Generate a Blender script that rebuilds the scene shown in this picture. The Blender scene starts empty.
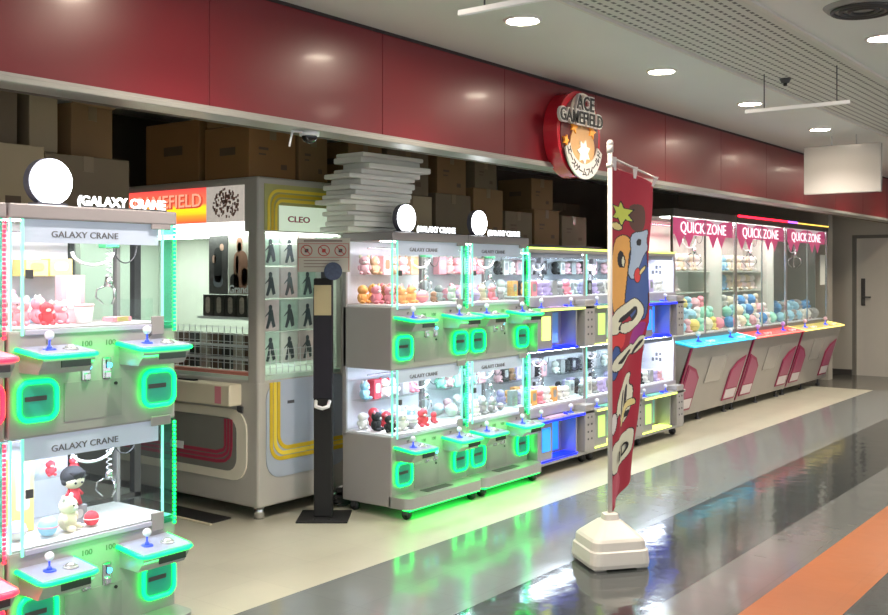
import bpy, bmesh, math, random
from mathutils import Vector, Matrix
PI = math.pi
random.seed(7)
SC = bpy.context.scene
COL = SC.collection
# ------------------------------------------------------------------ camera
TH = math.atan(766/1010)
cd = bpy.data.cameras.new('camera')
cam = bpy.data.objects.new('camera', cd)
COL.objects.link(cam)
cam.location = (0, 0, 1.6)
cam.rotation_euler = (PI/2, 0, TH - PI/2)
cd.sensor_fit = 'HORIZONTAL'
cd.sensor_width = 36
cd.lens = 36*1010/888
cd.shift_x = 0
cd.shift_y = -(307.5-272)/888
cd.clip_start = 0.05
SC.camera = cam
# ------------------------------------------------------------------ world + exposure
w = bpy.data.worlds.new('world')
SC.world = w
w.use_nodes = True
bg = w.node_tree.nodes['Background']
bg.inputs[0].default_value = (0.93, 0.95, 1.0, 1)
bg.inputs[1].default_value = 0.85
SC.view_settings.view_transform = 'Standard'
SC.view_settings.look = 'None'
SC.view_settings.gamma = 1
SC.view_settings.use_curve_mapping = False
SC.view_settings.exposure = 0.68
SPOT_W = 110
WIN_E = 16
LED_FILL_W = 0.6
SC.cycles.max_bounces = 10
SC.cycles.transparent_max_bounces = 24
SC.cycles.sample_clamp_indirect = 4

# ------------------------------------------------------------------ materials
MATS = {}
def mat(name, col, rough=0.5, metal=0.0, emit=0.0, ecol=None, vary=0.06, scale=8, bump=0.0, coat=0.0, trans=0.0):
    if name in MATS: return MATS[name]
    m = bpy.data.materials.new(name); m.use_nodes = True
    nt = m.node_tree; b = nt.nodes['Principled BSDF']
    b.inputs['Roughness'].default_value = rough
    b.inputs['Metallic'].default_value = metal
    if coat:
        b.inputs['Coat Weight'].default_value = coat
        b.inputs['Coat Roughness'].default_value = 0.12
    if trans: b.inputs['Transmission Weight'].default_value = trans
    tc = nt.nodes.new('ShaderNodeTexCoord')
    n = nt.nodes.new('ShaderNodeTexNoise'); n.inputs['Scale'].default_value = scale
    n.inputs['Detail'].default_value = 4
    nt.links.new(tc.outputs['Object'], n.inputs['Vector'])
    mx = nt.nodes.new('ShaderNodeMix'); mx.data_type = 'RGBA'
    mx.inputs[6].default_value = (*[max(0, c*(1-vary)) for c in col], 1)
    mx.inputs[7].default_value = (*[min(1, c*(1+vary)) for c in col], 1)
    nt.links.new(n.outputs['Fac'], mx.inputs[0])
    nt.links.new(mx.outputs[2], b.inputs['Base Color'])
    if emit:
        b.inputs['Emission Color'].default_value = (*(ecol or col), 1)
        b.inputs['Emission Strength'].default_value = emit
    if bump:
        bp = nt.nodes.new('ShaderNodeBump'); bp.inputs['Strength'].default_value = bump
        bp.inputs['Distance'].default_value = 0.01
        nt.links.new(n.outputs['Fac'], bp.inputs['Height'])
        nt.links.new(bp.outputs[0], b.inputs['Normal'])
    MATS[name] = m
    return m
def glassmat(name, tint=(0.96, 0.99, 0.98), refl=0.9):
    if name in MATS: return MATS[name]
    m = bpy.data.materials.new(name); m.use_nodes = True
    nt = m.node_tree; nt.nodes.clear()
    out = nt.nodes.new('ShaderNodeOutputMaterial')
    tr = nt.nodes.new('ShaderNodeBsdfTransparent'); tr.inputs[0].default_value = (*tint, 1)
    gl = nt.nodes.new('ShaderNodeBsdfGlossy'); gl.inputs['Roughness'].default_value = 0.03
    fr = nt.nodes.new('ShaderNodeLayerWeight'); fr.inputs[0].default_value = 0.5
    pw_ = nt.nodes.new('ShaderNodeMath'); pw_.operation = 'POWER'; pw_.inputs[1].default_value = 4
    nt.links.new(fr.outputs['Facing'], pw_.inputs[0])
    mu = nt.nodes.new('ShaderNodeMath'); mu.operation = 'MULTIPLY_ADD'; mu.inputs[1].default_value = refl*0.6; mu.inputs[2].default_value = 0.025
    mix = nt.nodes.new('ShaderNodeMixShader')
    nt.links.new(pw_.outputs[0], mu.inputs[0]); nt.links.new(mu.outputs[0], mix.inputs[0])
    nt.links.new(tr.outputs[0], mix.inputs[1]); nt.links.new(gl.outputs[0], mix.inputs[2])
    nt.links.new(mix.outputs[0], out.inputs[0])
    MATS[name] = m
    return m
GLASS = glassmat('clear_glass')
AQUA = glassmat('aqua_acrylic', (0.45, 0.92, 0.78))
BODY = mat('silver_paint', (0.33, 0.315, 0.31), 0.38, 0.1, vary=0.04)
HEAD = mat('header_grey', (0.30, 0.27, 0.28), 0.45, 0.1, vary=0.04)
CHROME = mat('chrome', (0.7, 0.7, 0.72), 0.18, 1.0, vary=0.02)
BLACK = mat('black_plastic', (0.012, 0.012, 0.014), 0.4)
DARK = mat('dark_grey_plastic', (0.06, 0.06, 0.065), 0.5)
WHITE = mat('white_plastic', (0.8, 0.8, 0.82), 0.35, vary=0.02)
CREAM = mat('cream_plastic', (0.72, 0.66, 0.5), 0.4, vary=0.03)
LGREY = mat('pale_grey_shell', (0.44, 0.42, 0.38), 0.4, vary=0.03)
DECK = mat('white_deck', (0.82, 0.80, 0.84), 0.4, vary=0.02)
LAMP = mat('white_lamp', (1, 1, 1), 0.4, emit=9, ecol=(0.95, 0.98, 1))
LETTER = mat('lit_letters', (1, 1, 1), 0.4, emit=1.5, ecol=(0.93, 0.97, 1))
GREEN = mat('green_led', (0.0, 0.35, 0.08), 0.4, emit=4.0, ecol=(0.0, 1.0, 0.085))
AQGREEN = mat('aqua_led', (0.3, 0.9, 0.7), 0.4, emit=0.45, ecol=(0.15, 1.0, 0.60))
RED_L = mat('red_led', (0.9, 0.03, 0.05), 0.4, emit=3.5, ecol=(1.0, 0.01, 0.03))
PINK_L = mat('pink_led', (1, 0.4, 0.5), 0.4, emit=0.8, ecol=(1, 0.35, 0.45))
BLUE_L = mat('blue_led', (0.01, 0.01, 0.7), 0.4, emit=3.0, ecol=(0.0, 0.008, 1.0))
SKY_L = mat('sky_blue_led', (0.05, 0.3, 0.9), 0.4, emit=0.8, ecol=(0.0, 0.18, 1.0))
YEL_L = mat('yellow_led', (0.8, 0.9, 0.1), 0.4, emit=1.6, ecol=(0.75, 1.0, 0.15))
YELG = mat('yellow_green_acrylic', (0.45, 0.75, 0.2), 0.3, emit=0.35, ecol=(0.6, 1, 0.2))
PURP_L = mat('purple_led', (0.4, 0.1, 0.9), 0.4, emit=2.0, ecol=(0.4, 0.1, 1.0))
COINB = mat('blue_coin_light', (0.1, 0.5, 0.9), 0.4, emit=3, ecol=(0.05, 0.45, 1.0))
TEAL = mat('teal_door', (0.02, 0.42, 0.32), 0.25, vary=0.05)
JOYB = mat('joystick_blue', (0.03, 0.06, 0.6), 0.35, emit=0.6, ecol=(0.03, 0.08, 1.0))
TRAYTOP = mat('tray_top', (0.28, 0.30, 0.42), 0.3)
SILVER = mat('silver_tray', (0.36, 0.36, 0.36), 0.3, 0.4, vary=0.03)

# ------------------------------------------------------------------ mesh helpers
class MB:
    def __init__(s): s.bm = bmesh.new()
    def _merge(s, b):
        me = bpy.data.meshes.new('tmp'); b.to_mesh(me); b.free()
        s.bm.from_mesh(me); bpy.data.meshes.remove(me)
    def box(s, x0, x1, y0, y1, z0, z1, bev=0, seg=2, M=None):
        b = bmesh.new(); bmesh.ops.create_cube(b, size=1)
        for v in b.verts:
            v.co = Vector(((x0+x1)/2+v.co.x*(x1-x0), (y0+y1)/2+v.co.y*(y1-y0), (z0+z1)/2+v.co.z*(z1-z0)))
        if bev:
            bmesh.ops.bevel(b, geom=list(b.edges), offset=bev, segments=seg, affect='EDGES', profile=0.5)
        if M is not None: b.transform(M)
        s._merge(b); return s
    def cyl(s, p0, p1, r, r2=None, n=20, caps=True):
        p0, p1 = Vector(p0), Vector(p1); d = p1-p0
        b = bmesh.new()
        bmesh.ops.create_cone(b, cap_ends=caps, segments=n, radius1=r, radius2=r if r2 is None else r2, depth=d.length)
        b.transform(Matrix.Translation((p0+p1)/2) @ d.to_track_quat('Z', 'Y').to_matrix().to_4x4())
        s._merge(b); return s
    def ball(s, c, r, sc=(1, 1, 1), n=2, R=None):
        b = bmesh.new(); bmesh.ops.create_icosphere(b, subdivisions=n, radius=r)
        M = Matrix.Translation(c) @ (R or Matrix.Identity(4)) @ Matrix.Diagonal((*sc, 1))
        b.transform(M); s._merge(b); return s
    def tube(s, pts, r, n=8, closed=False):
        b = bmesh.new(); P = [Vector(p) for p in pts]; rings = []
        N = len(P); up = None
        for i, p in enumerate(P):
            a = P[(i-1) % N] if (closed or i > 0) else P[0]
            c = P[(i+1) % N] if (closed or i < N-1) else P[-1]
            t = (c-a).normalized()
            if up is None:
                up = Vector((0, 0, 1)) if abs(t.z) < 0.9 else Vector((1, 0, 0))
            u = (up - t*up.dot(t)).normalized(); up = u
            v = t.cross(u)
            rings.append([b.verts.new(p + r*(math.cos(2*PI*k/n)*u + math.sin(2*PI*k/n)*v)) for k in range(n)])
        M_ = N if closed else N-1
        for i in range(M_):
            A, B = rings[i], rings[(i+1) % N]
            for k in range(n):
                b.faces.new((A[k], A[(k+1) % n], B[(k+1) % n], B[k]))
        if not closed:
            b.faces.new(rings[0][::-1]); b.faces.new(rings[-1])
        s._merge(b); return s
    def prism(s, pts, vec):
        """polygon (3-D points) extruded by vec"""
        b = bmesh.new(); vec = Vector(vec)
        A = [b.verts.new(Vector(p)) for p in pts]; B = [b.verts.new(Vector(p)+vec) for p in pts]
        n = len(A); b.faces.new(A); b.faces.new(B[::-1])
        for i in range(n): b.faces.new((A[i], B[i], B[(i+1) % n], A[(i+1) % n]))
        bmesh.ops.recalc_face_normals(b, faces=list(b.faces))
        s._merge(b); return s
    def build(s, name, m, parent=None, smooth=False):
        me = bpy.data.meshes.new(name)
        bmesh.ops.recalc_face_normals(s.bm, faces=list(s.bm.faces))
        s.bm.to_mesh(me); s.bm.free()
        me.materials.append(m)
        if smooth:
            for p in me.polygons: p.use_smooth = True
        o = bpy.data.objects.new(name, me); COL.objects.link(o)
        if parent is not None: o.parent = parent
        return o
def thing(name, label, cat, loc=(0, 0, 0), rz=0, group=None):
    o = bpy.data.objects.new(name, None); COL.objects.link(o)
    o.location = loc; o.rotation_euler = (0, 0, rz); o.empty_display_size = 0.1
    o['label'] = label; o['category'] = cat
    if group: o['group'] = group
    return o
def tag(o, label, cat, group=None, kind=None):
    if label: o['label'] = label
    if cat: o['category'] = cat
    if group: o['group'] = group
    if kind: o['kind'] = kind
    return o
def struct(o): o['kind'] = 'structure'; return o
def rr(cx, cz, wx, wz, r, n=5):
    """rounded rectangle outline, 2-D"""
    P = []
    for (sx, sz, a0) in ((1, 1, 0), (-1, 1, 90), (-1, -1, 180), (1, -1, 270)):
        for k in range(n+1):
            a = math.radians(a0+90*k/n)
            P.append((cx+sx*(wx/2-r)+r*math.cos(a), cz+sz*(wz/2-r)+r*math.sin(a)))
    return P
def text(name, body, size, m, parent, loc, face='front', ext=0.004, off=0.0, bold=0.0, align='LEFT', sx=1.0, fn=None):
    cu = bpy.data.curves.new(name, 'FONT'); cu.body = body; cu.size = size
    cu.extrude = ext; cu.offset = bold; cu.align_x = align; cu.resolution_u = 3
    t = bpy.data.objects.new('tmp_text', cu); COL.objects.link(t)
    dg = bpy.context.evaluated_depsgraph_get(); dg.update()
    me = bpy.data.meshes.new_from_object(t.evaluated_get(dg))
    bpy.data.objects.remove(t); bpy.data.curves.remove(cu)
    me.transform(Matrix.Diagonal((sx, 1, 1, 1)))
    if fn:
        for v in me.vertices: v.co = fn(v.co)
    else:
        R = Matrix.Rotation(PI/2, 4, 'X')
        if face == 'left': R = Matrix.Rotation(-PI/2, 4, 'Z') @ R
        me.transform(Matrix.Translation(loc) @ R)
    me.materials.clear(); me.materials.append(m); me.name = name
    o = bpy.data.objects.new(name, me); COL.objects.link(o)
    if parent is not None: o.parent = parent
    return o

# ------------------------------------------------------------------ setting
def floor_mat():
    m = bpy.data.materials.new('striped_floor_tiles'); m.use_nodes = True
    nt = m.node_tree; N = nt.nodes; L = nt.links; b = N['Principled BSDF']
    geo = N.new('ShaderNodeNewGeometry'); sp = N.new('ShaderNodeSeparateXYZ'); L.new(geo.outputs['Position'], sp.inputs[0])
    mr = N.new('ShaderNodeMapRange'); mr.inputs[1].default_value = 0; mr.inputs[2].default_value = 10
    L.new(sp.outputs['Y'], mr.inputs[0])
    def ramp(st):
        r = N.new('ShaderNodeValToRGB'); r.color_ramp.interpolation = 'CONSTANT'
        e = r.color_ramp.elements
        e[0].position = 0; e[0].color = (*st[0][1], 1)
        e[1].position = st[1][0]/10; e[1].color = (*st[1][1], 1)
        for y, c in st[2:]:
            k = e.new(y/10); k.color = (*c, 1)
        L.new(mr.outputs[0], r.inputs[0]); return r
    beige = (0.48, 0.46, 0.37)
    col = ramp([(0, (0.10, 0.11, 0.11)), (1.35, (0.36, 0.10, 0.02)), (1.725, (0.15, 0.155, 0.15)), (2.09, (0.045, 0.05, 0.05)),
                (2.81, (0.165, 0.18, 0.18)), (3.607, beige)])
    rou = ramp([(0, (0.12,)*3), (1.35, (0.3,)*3), (1.725, (0.12,)*3), (2.09, (0.09,)*3), (2.81, (0.13,)*3), (3.607, (0.33,)*3)])
    # tile joints + per-tile shade
    br = N.new('ShaderNodeTexBrick'); br.offset = 0
    br.inputs['Scale'].default_value = 1; br.inputs['Brick Width'].default_value = 0.4; br.inputs['Row Height'].default_value = 0.36
    br.inputs['Mortar Size'].default_value = 0.002; br.inputs['Color1'].default_value = (0.975,)*3+(1,); br.inputs['Color2'].default_value = (1.025,)*3+(1,)
    br.inputs['Mortar'].default_value = (0.88,)*3+(1,)
    L.new(geo.outputs['Position'], br.inputs['Vector'])
    mx = N.new('ShaderNodeMix'); mx.data_type = 'RGBA'; mx.blend_type = 'MULTIPLY'; mx.inputs[0].default_value = 1
    L.new(col.outputs[0], mx.inputs[6]); L.new(br.outputs['Color'], mx.inputs[7])
    # marble clouds
    n2 = N.new('ShaderNodeTexNoise'); n2.inputs['Scale'].default_value = 2.5; n2.inputs['Detail'].default_value = 6
    L.new(geo.outputs['Position'], n2.inputs['Vector'])
    m2 = N.new('ShaderNodeMapRange'); m2.inputs[3].default_value = 0.85; m2.inputs[4].default_value = 1.15; L.new(n2.outputs['Fac'], m2.inputs[0])
    mx2 = N.new('ShaderNodeMix'); mx2.data_type = 'RGBA'; mx2.blend_type = 'MULTIPLY'; mx2.inputs[0].default_value = 1
    L.new(mx.outputs[2], mx2.inputs[6]); L.new(m2.outputs[0], mx2.inputs[7])
    L.new(mx2.outputs[2], b.inputs['Base Color'])
    L.new(rou.outputs[0], b.inputs['Roughness'])
    b.inputs['Specular IOR Level'].default_value = 0.9
    n3 = N.new('ShaderNodeTexNoise'); n3.inputs['Scale'].default_value = 7; n3.inputs['Detail'].default_value = 2
    L.new(geo.outputs['Position'], n3.inputs['Vector'])
    bp = N.new('ShaderNodeBump'); bp.inputs['Strength'].default_value = 0.13; bp.inputs['Distance'].default_value = 0.012
    L.new(n3.outputs['Fac'], bp.inputs['Height']); L.new(bp.outputs[0], b.inputs['Normal'])
    return m
struct(MB().box(-3, 14.4, -4, 7.4, -0.05, 0).build('floor', floor_mat()))
FAR = mat('far_floor', (0.10, 0.095, 0.08), 0.15, vary=0.1, scale=3)
struct(MB().box(14.4, 16.4, -4, 7.4, -0.05, 0).build('floor', FAR))
CEIL = mat('ceiling_paint', (0.66, 0.68, 0.64), 0.42, vary=0.05, scale=1.5, bump=0.1)
struct(MB().box(-3, 16.4, 2.5, 7.4, 2.92, 3.0).box(-3, 16.4, -4, 1.785, 2.92, 3.0).build('ceiling', CEIL))
# perforated metal strip let into the ceiling
def perf_mat():
    m = bpy.data.materials.new('perforated_metal'); m.use_nodes = True
    nt = m.node_tree; N = nt.nodes; L = nt.links; b = N['Principled BSDF']
    geo = N.new('ShaderNodeNewGeometry')
    br = N.new('ShaderNodeTexBrick'); br.offset = 0.5
    br.inputs['Scale'].default_value = 1; br.inputs['Brick Width'].default_value = 0.06; br.inputs['Row Height'].default_value = 0.0595
    br.inputs['Mortar Size'].default_value = 0.012; br.inputs['Mortar Smooth'].default_value = 0.1
    br.inputs['Color1'].default_value = (0.05, 0.048, 0.04, 1); br.inputs['Color2'].default_value = (0.09, 0.085, 0.075, 1)
    br.inputs['Mortar'].default_value = (0.56, 0.56, 0.50, 1)
    L.new(geo.outputs['Position'], br.inputs['Vector'])
    # keep only a narrow slot of each brick dark
    wv = N.new('ShaderNodeSeparateXYZ'); L.new(geo.outputs['Position'], wv.inputs[0])
    md = N.new('ShaderNodeMath'); md.operation = 'FRACT'
    dv = N.new('ShaderNodeMath'); dv.operation = 'DIVIDE'; dv.inputs[1].default_value = 0.0595
    L.new(wv.outputs['Y'], dv.inputs[0]); L.new(dv.outputs[0], md.inputs[0])
    lt = N.new('ShaderNodeMath'); lt.operation = 'LESS_THAN'; lt.inputs[1].default_value = 0.52; L.new(md.outputs[0], lt.inputs[0])
    mx = N.new('ShaderNodeMix'); mx.data_type = 'RGBA'
    mx.inputs[6].default_value = (0.56, 0.56, 0.50, 1); L.new(br.outputs['Color'], mx.inputs[7]); L.new(lt.outputs[0], mx.inputs[0])
    L.new(mx.outputs[2], b.inputs['Base Color']); b.inputs['Roughness'].default_value = 0.5
    return m
struct(MB().box(-3, 16.4, 1.785, 2.5, 2.925, 2.99).build('ceiling', perf_mat()))
TRIMM = mat('pale_ceiling_trim', (0.6, 0.58, 0.52), 0.45)
struct(MB().box(-3, 16.3, 1.76, 1.79, 2.905, 2.93).build('trim_1', TRIMM))
struct(MB().box(-3, 16.3, 2.495, 2.515, 2.908, 2.93).build('trim_2', TRIMM))
# red fascia in long panels with hairline joints
REDP = mat('red_gloss_panel', (0.155, 0.005, 0.011), 0.34, vary=0.12, scale=1.2, coat=0.12)
fb = MB(); x = -3.0
while x < 16.2:
    fb.box(x+0.0015, min(x+1.2, 16.3)-0.0015, 3.607, 3.70, 2.345, 2.905, 0.002, 1); x += 1.2
struct(fb.build('wall_front', REDP))
struct(MB().box(-3, 16.3, 3.612, 3.7, 2.34, 2.92).build('wall_front', mat('fascia_joint', (0.06, 0.006, 0.01), 0.6)))
struct(MB().box(-3, 16.3, 3.590, 3.75, 2.315, 2.338, 0.003, 1).box(-3, 16.3, 3.594, 3.612, 2.338, 2.350).build('trim_3', mat('aluminium_trim', (0.34, 0.33, 0.30), 0.35, 0.3)))
struct(MB().box(-3, 16.3, 3.75, 3.80, 2.315, 2.92).build('wall_front', mat('fascia_back', (0.10, 0.08, 0.06), 0.8)))
struct(MB().box(-3, 16.3, 3.60, 3.612, 2.903, 2.921).build('trim_4', mat('dark_joint', (0.02, 0.01, 0.01), 0.7)))
WBACK = mat('dim_back_wall', (0.14, 0.12, 0.09), 0.8, vary=0.15, scale=2)
struct(MB().box(-3, 16.4, 7.3, 7.4, 0, 2.92).build('wall_back', WBACK))
struct(MB().box(-3.1, -3, 3.8, 7.4, 0, 2.92).build('wall_left', WBACK))
# end wall with its door
WEND = mat('taupe_wall', (0.44, 0.40, 0.33), 0.7, vary=0.05, scale=2)
struct(MB().box(16.3, 16.4, 4.42, 7.3, 0, 2.92).box(16.3, 16.4, 2.9, 4.42, 2.17, 2.92).box(16.3, 16.4, -4, 2.9, 0, 2.92).box(16.4, 16.5, -4, 7.3, -0.05, 2.92).build('wall_right', WEND))  # rearmost slab is added, unseen, to block outside light leaking past the door
struct(MB().box(16.27, 16.3, 4.42, 7.3, 0, 0.09).box(16.27, 16.3, -4, 2.85, 0, 0.09).build('baseboard_right', mat('dark_baseboard', (0.05, 0.045, 0.04), 0.5)))
dr = struct(MB().box(16.36, 16.40, 2.95, 4.37, 0.0, 2.12).build('door_1', mat('door_paint', (0.56, 0.52, 0.45), 0.6, vary=0.03)))
MB().box(16.30, 16.40, 4.37, 4.42, 0, 2.17).box(16.30, 16.40, 2.9, 2.95, 0, 2.17).box(16.30, 16.40, 2.95, 4.37, 2.12, 2.17).build('door_frame', mat('door_frame_paint', (0.16, 0.145, 0.12), 0.6), dr)
MB().box(16.345, 16.36, 4.24, 4.30, 1.08, 1.5, 0.004, 1).box(16.31, 16.345, 4.255, 4.285, 1.20, 1.225).box(16.305, 16.325, 4.15, 4.285, 1.20, 1.225, 0.004, 1).build('door_handle', mat('dark_metal', (0.10, 0.095, 0.09), 0.4, 0.6), dr)
# shop entrance column right of the machines
struct(MB().box(15.35, 15.55, 4.5, 4.7, 0, 2.92).build('wall_column', WEND))

# ------------------------------------------------------------------ ceiling fixtures
DLIT = mat('downlight_bulb', (1, 0.95, 0.85), 0.4, emit=110, ecol=(1.0, 0.86, 0.68))
DRING = mat('downlight_ring', (0.75, 0.72, 0.68), 0.3, 0.3)
def downlight(x, y, label, on=True):
    t = thing('downlight', label, 'ceiling light', (x, y, 2.92), group='round downlights in the ceiling')
    b = MB(); P = []
    b.tube([(0.092*math.cos(a*PI/16), 0.092*math.sin(a*PI/16), -0.003) for a in range(32)], 0.010, 8, True)
    b.build('ring', DRING, t, True)
    MB().cyl((0, 0, -0.004), (0, 0, 0.0), 0.086, n=32).build('diffuser', DLIT, t)
    ld = bpy.data.lights.new('downlight_lamp', 'SPOT'); ld.energy = SPOT_W; ld.color = (1.0, 0.90, 0.78)
    ld.spot_size = math.radians(130); ld.spot_blend = 0.8; ld.shadow_soft_size = 0.08
    lo = bpy.data.objects.new('lamp', ld); COL.objects.link(lo); lo.parent = t; lo.location = (0, 0, -0.02)
    return t
for x, lb in ((-0.6, 'round ceiling downlight above the viewer, out of frame to the left'), (1.1, 'round lit downlight glinting in the far left of the red fascia'),
              (2.78, 'lit downlight in the ceiling over the white-lettered crane machine at left'),
              (4.46, 'dimmest and nearest lit downlight, beside the hanging rail at top centre'),
              (6.14, 'lit downlight in the ceiling right above the round logo sign'),
              (7.74, 'lit downlight just left of the hanging rail with two rods'),
              (9.52, 'lit downlight right above the blank hanging sign'),
              (11.2, 'lit downlight behind the blank hanging sign'), (12.9, 'lit downlight in the far end of the ceiling'), (14.6, 'last lit downlight near the end door')):
    downlight(x, 2.866, lb)
for x, lb in ((1.0, 'lit downlight of the second row over the corridor, nearest'), (6.02, 'lit downlight at the right edge of the frame under the ceiling'), (11.0, 'lit downlight of the second row, far down the corridor')):
    downlight(x, 1.46, lb)
def rail(x, label):
    t = thing('hanging_sign_rail', label, 'sign rail', (x, 2.16, 2.68), group='empty sign rails hung across the corridor')
    MB().box(-0.012, 0.012, -0.34, 0.34, -0.012, 0.012, 0.003, 1).build('rail', WHITE, t)
    for yy in (-0.26, 0.21):
        r = MB().cyl((0, yy, 0), (0, yy, 0.24), 0.004, n=8).build('rod', DARK, t)
rail(3.40, 'white hanging rail near the top edge left of the first downlight')
rail(6.66, 'thin white hanging rail with two dark rods under the perforated ceiling')
t = thing('hanging_sign', 'blank glossy white rectangular sign hung from the ceiling at right', 'sign', (10.1, 2.83, 2.36))
MB().box(-0.03, 0.03, -0.36, 0.36, 0, 0.465, 0.008, 2).build('sign_board', mat('sign_white', (0.36, 0.34, 0.32), 0.12, vary=0.02), t)
for yy in (-0.13, 0.10):
    MB().cyl((0, yy, 0.46), (0, yy, 0.56), 0.006, n=8).build('rod', CHROME, t)
t = thing('air_vent', 'large round dark ceiling air vent cut by the top right edge', 'air vent', (5.25, 1.37, 2.92))
MB().cyl((0, 0, -0.02), (0, 0, 0), 0.17, 0.19, 40).build('vent_plate', mat('vent_metal', (0.28, 0.27, 0.25), 0.4, 0.3), t, False)
for i, r in enumerate((0.145, 0.105, 0.065)):
    MB().tube([(r*math.cos(a*PI/20), r*math.sin(a*PI/20), -0.024) for a in range(40)], 0.011, 8, True).build('vent_ring', mat('vent_dark', (0.035, 0.033, 0.03), 0.5), t, True)
for (x, y, lb) in ((6.93, 2.32, 'small dark detector on the perforated ceiling strip, left one'), (10.0, 2.30, 'small dark detector on the perforated strip near the blank sign')):
    t = thing('ceiling_detector', lb, 'detector', (x, y, 2.925))
    MB().cyl((0, 0, -0.03), (0, 0, 0), 0.025, 0.04, 16).build('housing', DARK, t, True)
    MB().cyl((0, 0, -0.05), (0, 0, -0.03), 0.012, 0.014, 12).build('sensor', BLACK, t, True)
# dome camera under the fascia
t = thing('dome_camera', 'small dome security camera under the red fascia', 'camera', (3.69, 3.66, 2.315))
MB().cyl((0, 0, -0.022), (0, 0, 0), 0.05, 0.052, 28).build('base', WHITE, t, True)
MB().ball((0, 0, -0.024), 0.040, (1, 1, 0.9), 3).build('dome', mat('dome_black', (0.01, 0.01, 0.012), 0.08), t, True)
MB().tube([(-0.16, -0.02, -0.09), (-0.12, 0, -0.01), (-0.04, 0, -0.004)], 0.006).build('bracket', WHITE, t, True)

# ------------------------------------------------------------------ round logo sign on the fascia
t = thing('logo_sign', 'round red shop logo sign mounted on the red fascia', 'sign', (6.165, 3.605, 2.555))
REDS = mat('sign_red', (0.42, 0.012, 0.025), 0.25, coat=0.4)
def disc(r, y0, y1, cx=0, cz=0, sx=1, sz=1, n=48):
    return [(cx+sx*r*math.cos(2*PI*k/n), y0, cz+sz*r*math.sin(2*PI*k/n)) for k in range(n)]
MB().prism(disc(0.30, 0, 0), (0, -0.11, 0)).build('disc', REDS, t)
MB().prism(disc(0.262, -0.11, 0, 0.0, -0.01), (0, -0.006, 0)).build('face', mat('sign_maroon', (0.09, 0.012, 0.014), 0.4), t)
# red lobe, pale arc, flame, burst, stars
MB().prism(disc(0.13, -0.116, 0, 0.03, 0.13, 1.1, 1), (0, -0.006, 0)).build('lobe', mat('sign_bright_red', (0.6, 0.03, 0.04), 0.35), t)
arc = [(0.03+0.16*math.cos(a), -0.122, 0.13+0.15*math.sin(a)) for a in [PI*k/12 for k in range(13)]]
MB().tube(arc, 0.012).build('pale_arc', mat('sign_cream', (0.75, 0.68, 0.58), 0.4), t, True)
MB().prism(disc(0.165, -0.116, 0, 0.02, -0.09, 1.05, 0.95), (0, -0.008, 0)).build('emblem', mat('sign_tan', (0.48, 0.27, 0.11), 0.4), t)
def starpts(cx, y, cz, r, n=5, q=0.45, rot=0.3):
    return [(cx+(r if k % 2 == 0 else r*q)*math.sin(PI*k/n+rot), y, cz+(r if k % 2 == 0 else r*q)*math.cos(PI*k/n+rot)) for k in range(2*n)]
ORG = mat('sign_orange', (0.9, 0.35, 0.03), 0.4)
for (cx, cz, r) in ((-0.10, 0.045, 0.05), (0.15, 0.035, 0.055), (-0.21, -0.06, 0.04)):
    MB().prism(starpts(cx, -0.118, cz, r), (0, -0.014, 0)).build('star', ORG, t)
MB().prism(starpts(0.03, -0.124, -0.12, 0.09, 7, 0.6), (0, -0.008, 0)).build('burst', mat('sign_white_paint', (0.75, 0.72, 0.66), 0.4), t)
cres = []
for k in range(21):
    a = math.radians(-165+150*k/20); cres.append((0.02+0.265*math.cos(a), -0.128, -0.045+0.265*math.sin(a)))
for k in range(21):
    a = math.radians(-15-150*k/20); cres.append((0.02+0.195*math.cos(a)*1.03, -0.128, -0.03+0.175*math.sin(a)))
MB().prism(cres, (0, -0.012, 0)).build('ribbon', mat('sign_silver', (0.6, 0.58, 0.55), 0.3, 0.3), t)
INK = mat('ink_black', (0.012, 0.012, 0.012), 0.5)
jp = 'エースゲームフィールド'
for i, ch in enumerate(jp):
    a = math.radians(-158+136*i/(len(jp)-1)); r = 0.224
    def fn(co, a=a, r=r):
        u, v = co.x, co.y-0.02; rot = a+PI/2
        return Vector((0.02+r*math.cos(a)+u*math.cos(rot)-v*math.sin(rot), -0.1415-co.z, -0.04+r*math.sin(a)+u*math.sin(rot)+v*math.cos(rot)))
    text('letter', ch, 0.062, INK, t, None, ext=0.001, bold=0.0015, align='CENTER', fn=fn)
OUTL = mat('letter_silver', (0.62, 0.6, 0.58), 0.3, 0.3)
for (bd, sz, lx, lz) in (('ACE', 0.135, 0.0, 0.165), ('GAMEFIELD', 0.120, -0.05, 0.065)):
    text('lettering_outline', bd, sz, OUTL, t, (lx, -0.150, lz), ext=0.010, bold=0.011, align='CENTER', sx=0.96)
    text('lettering', bd, sz, INK, t, (lx, -0.163, lz), ext=0.002, bold=0.002, align='CENTER', sx=0.96)

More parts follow.
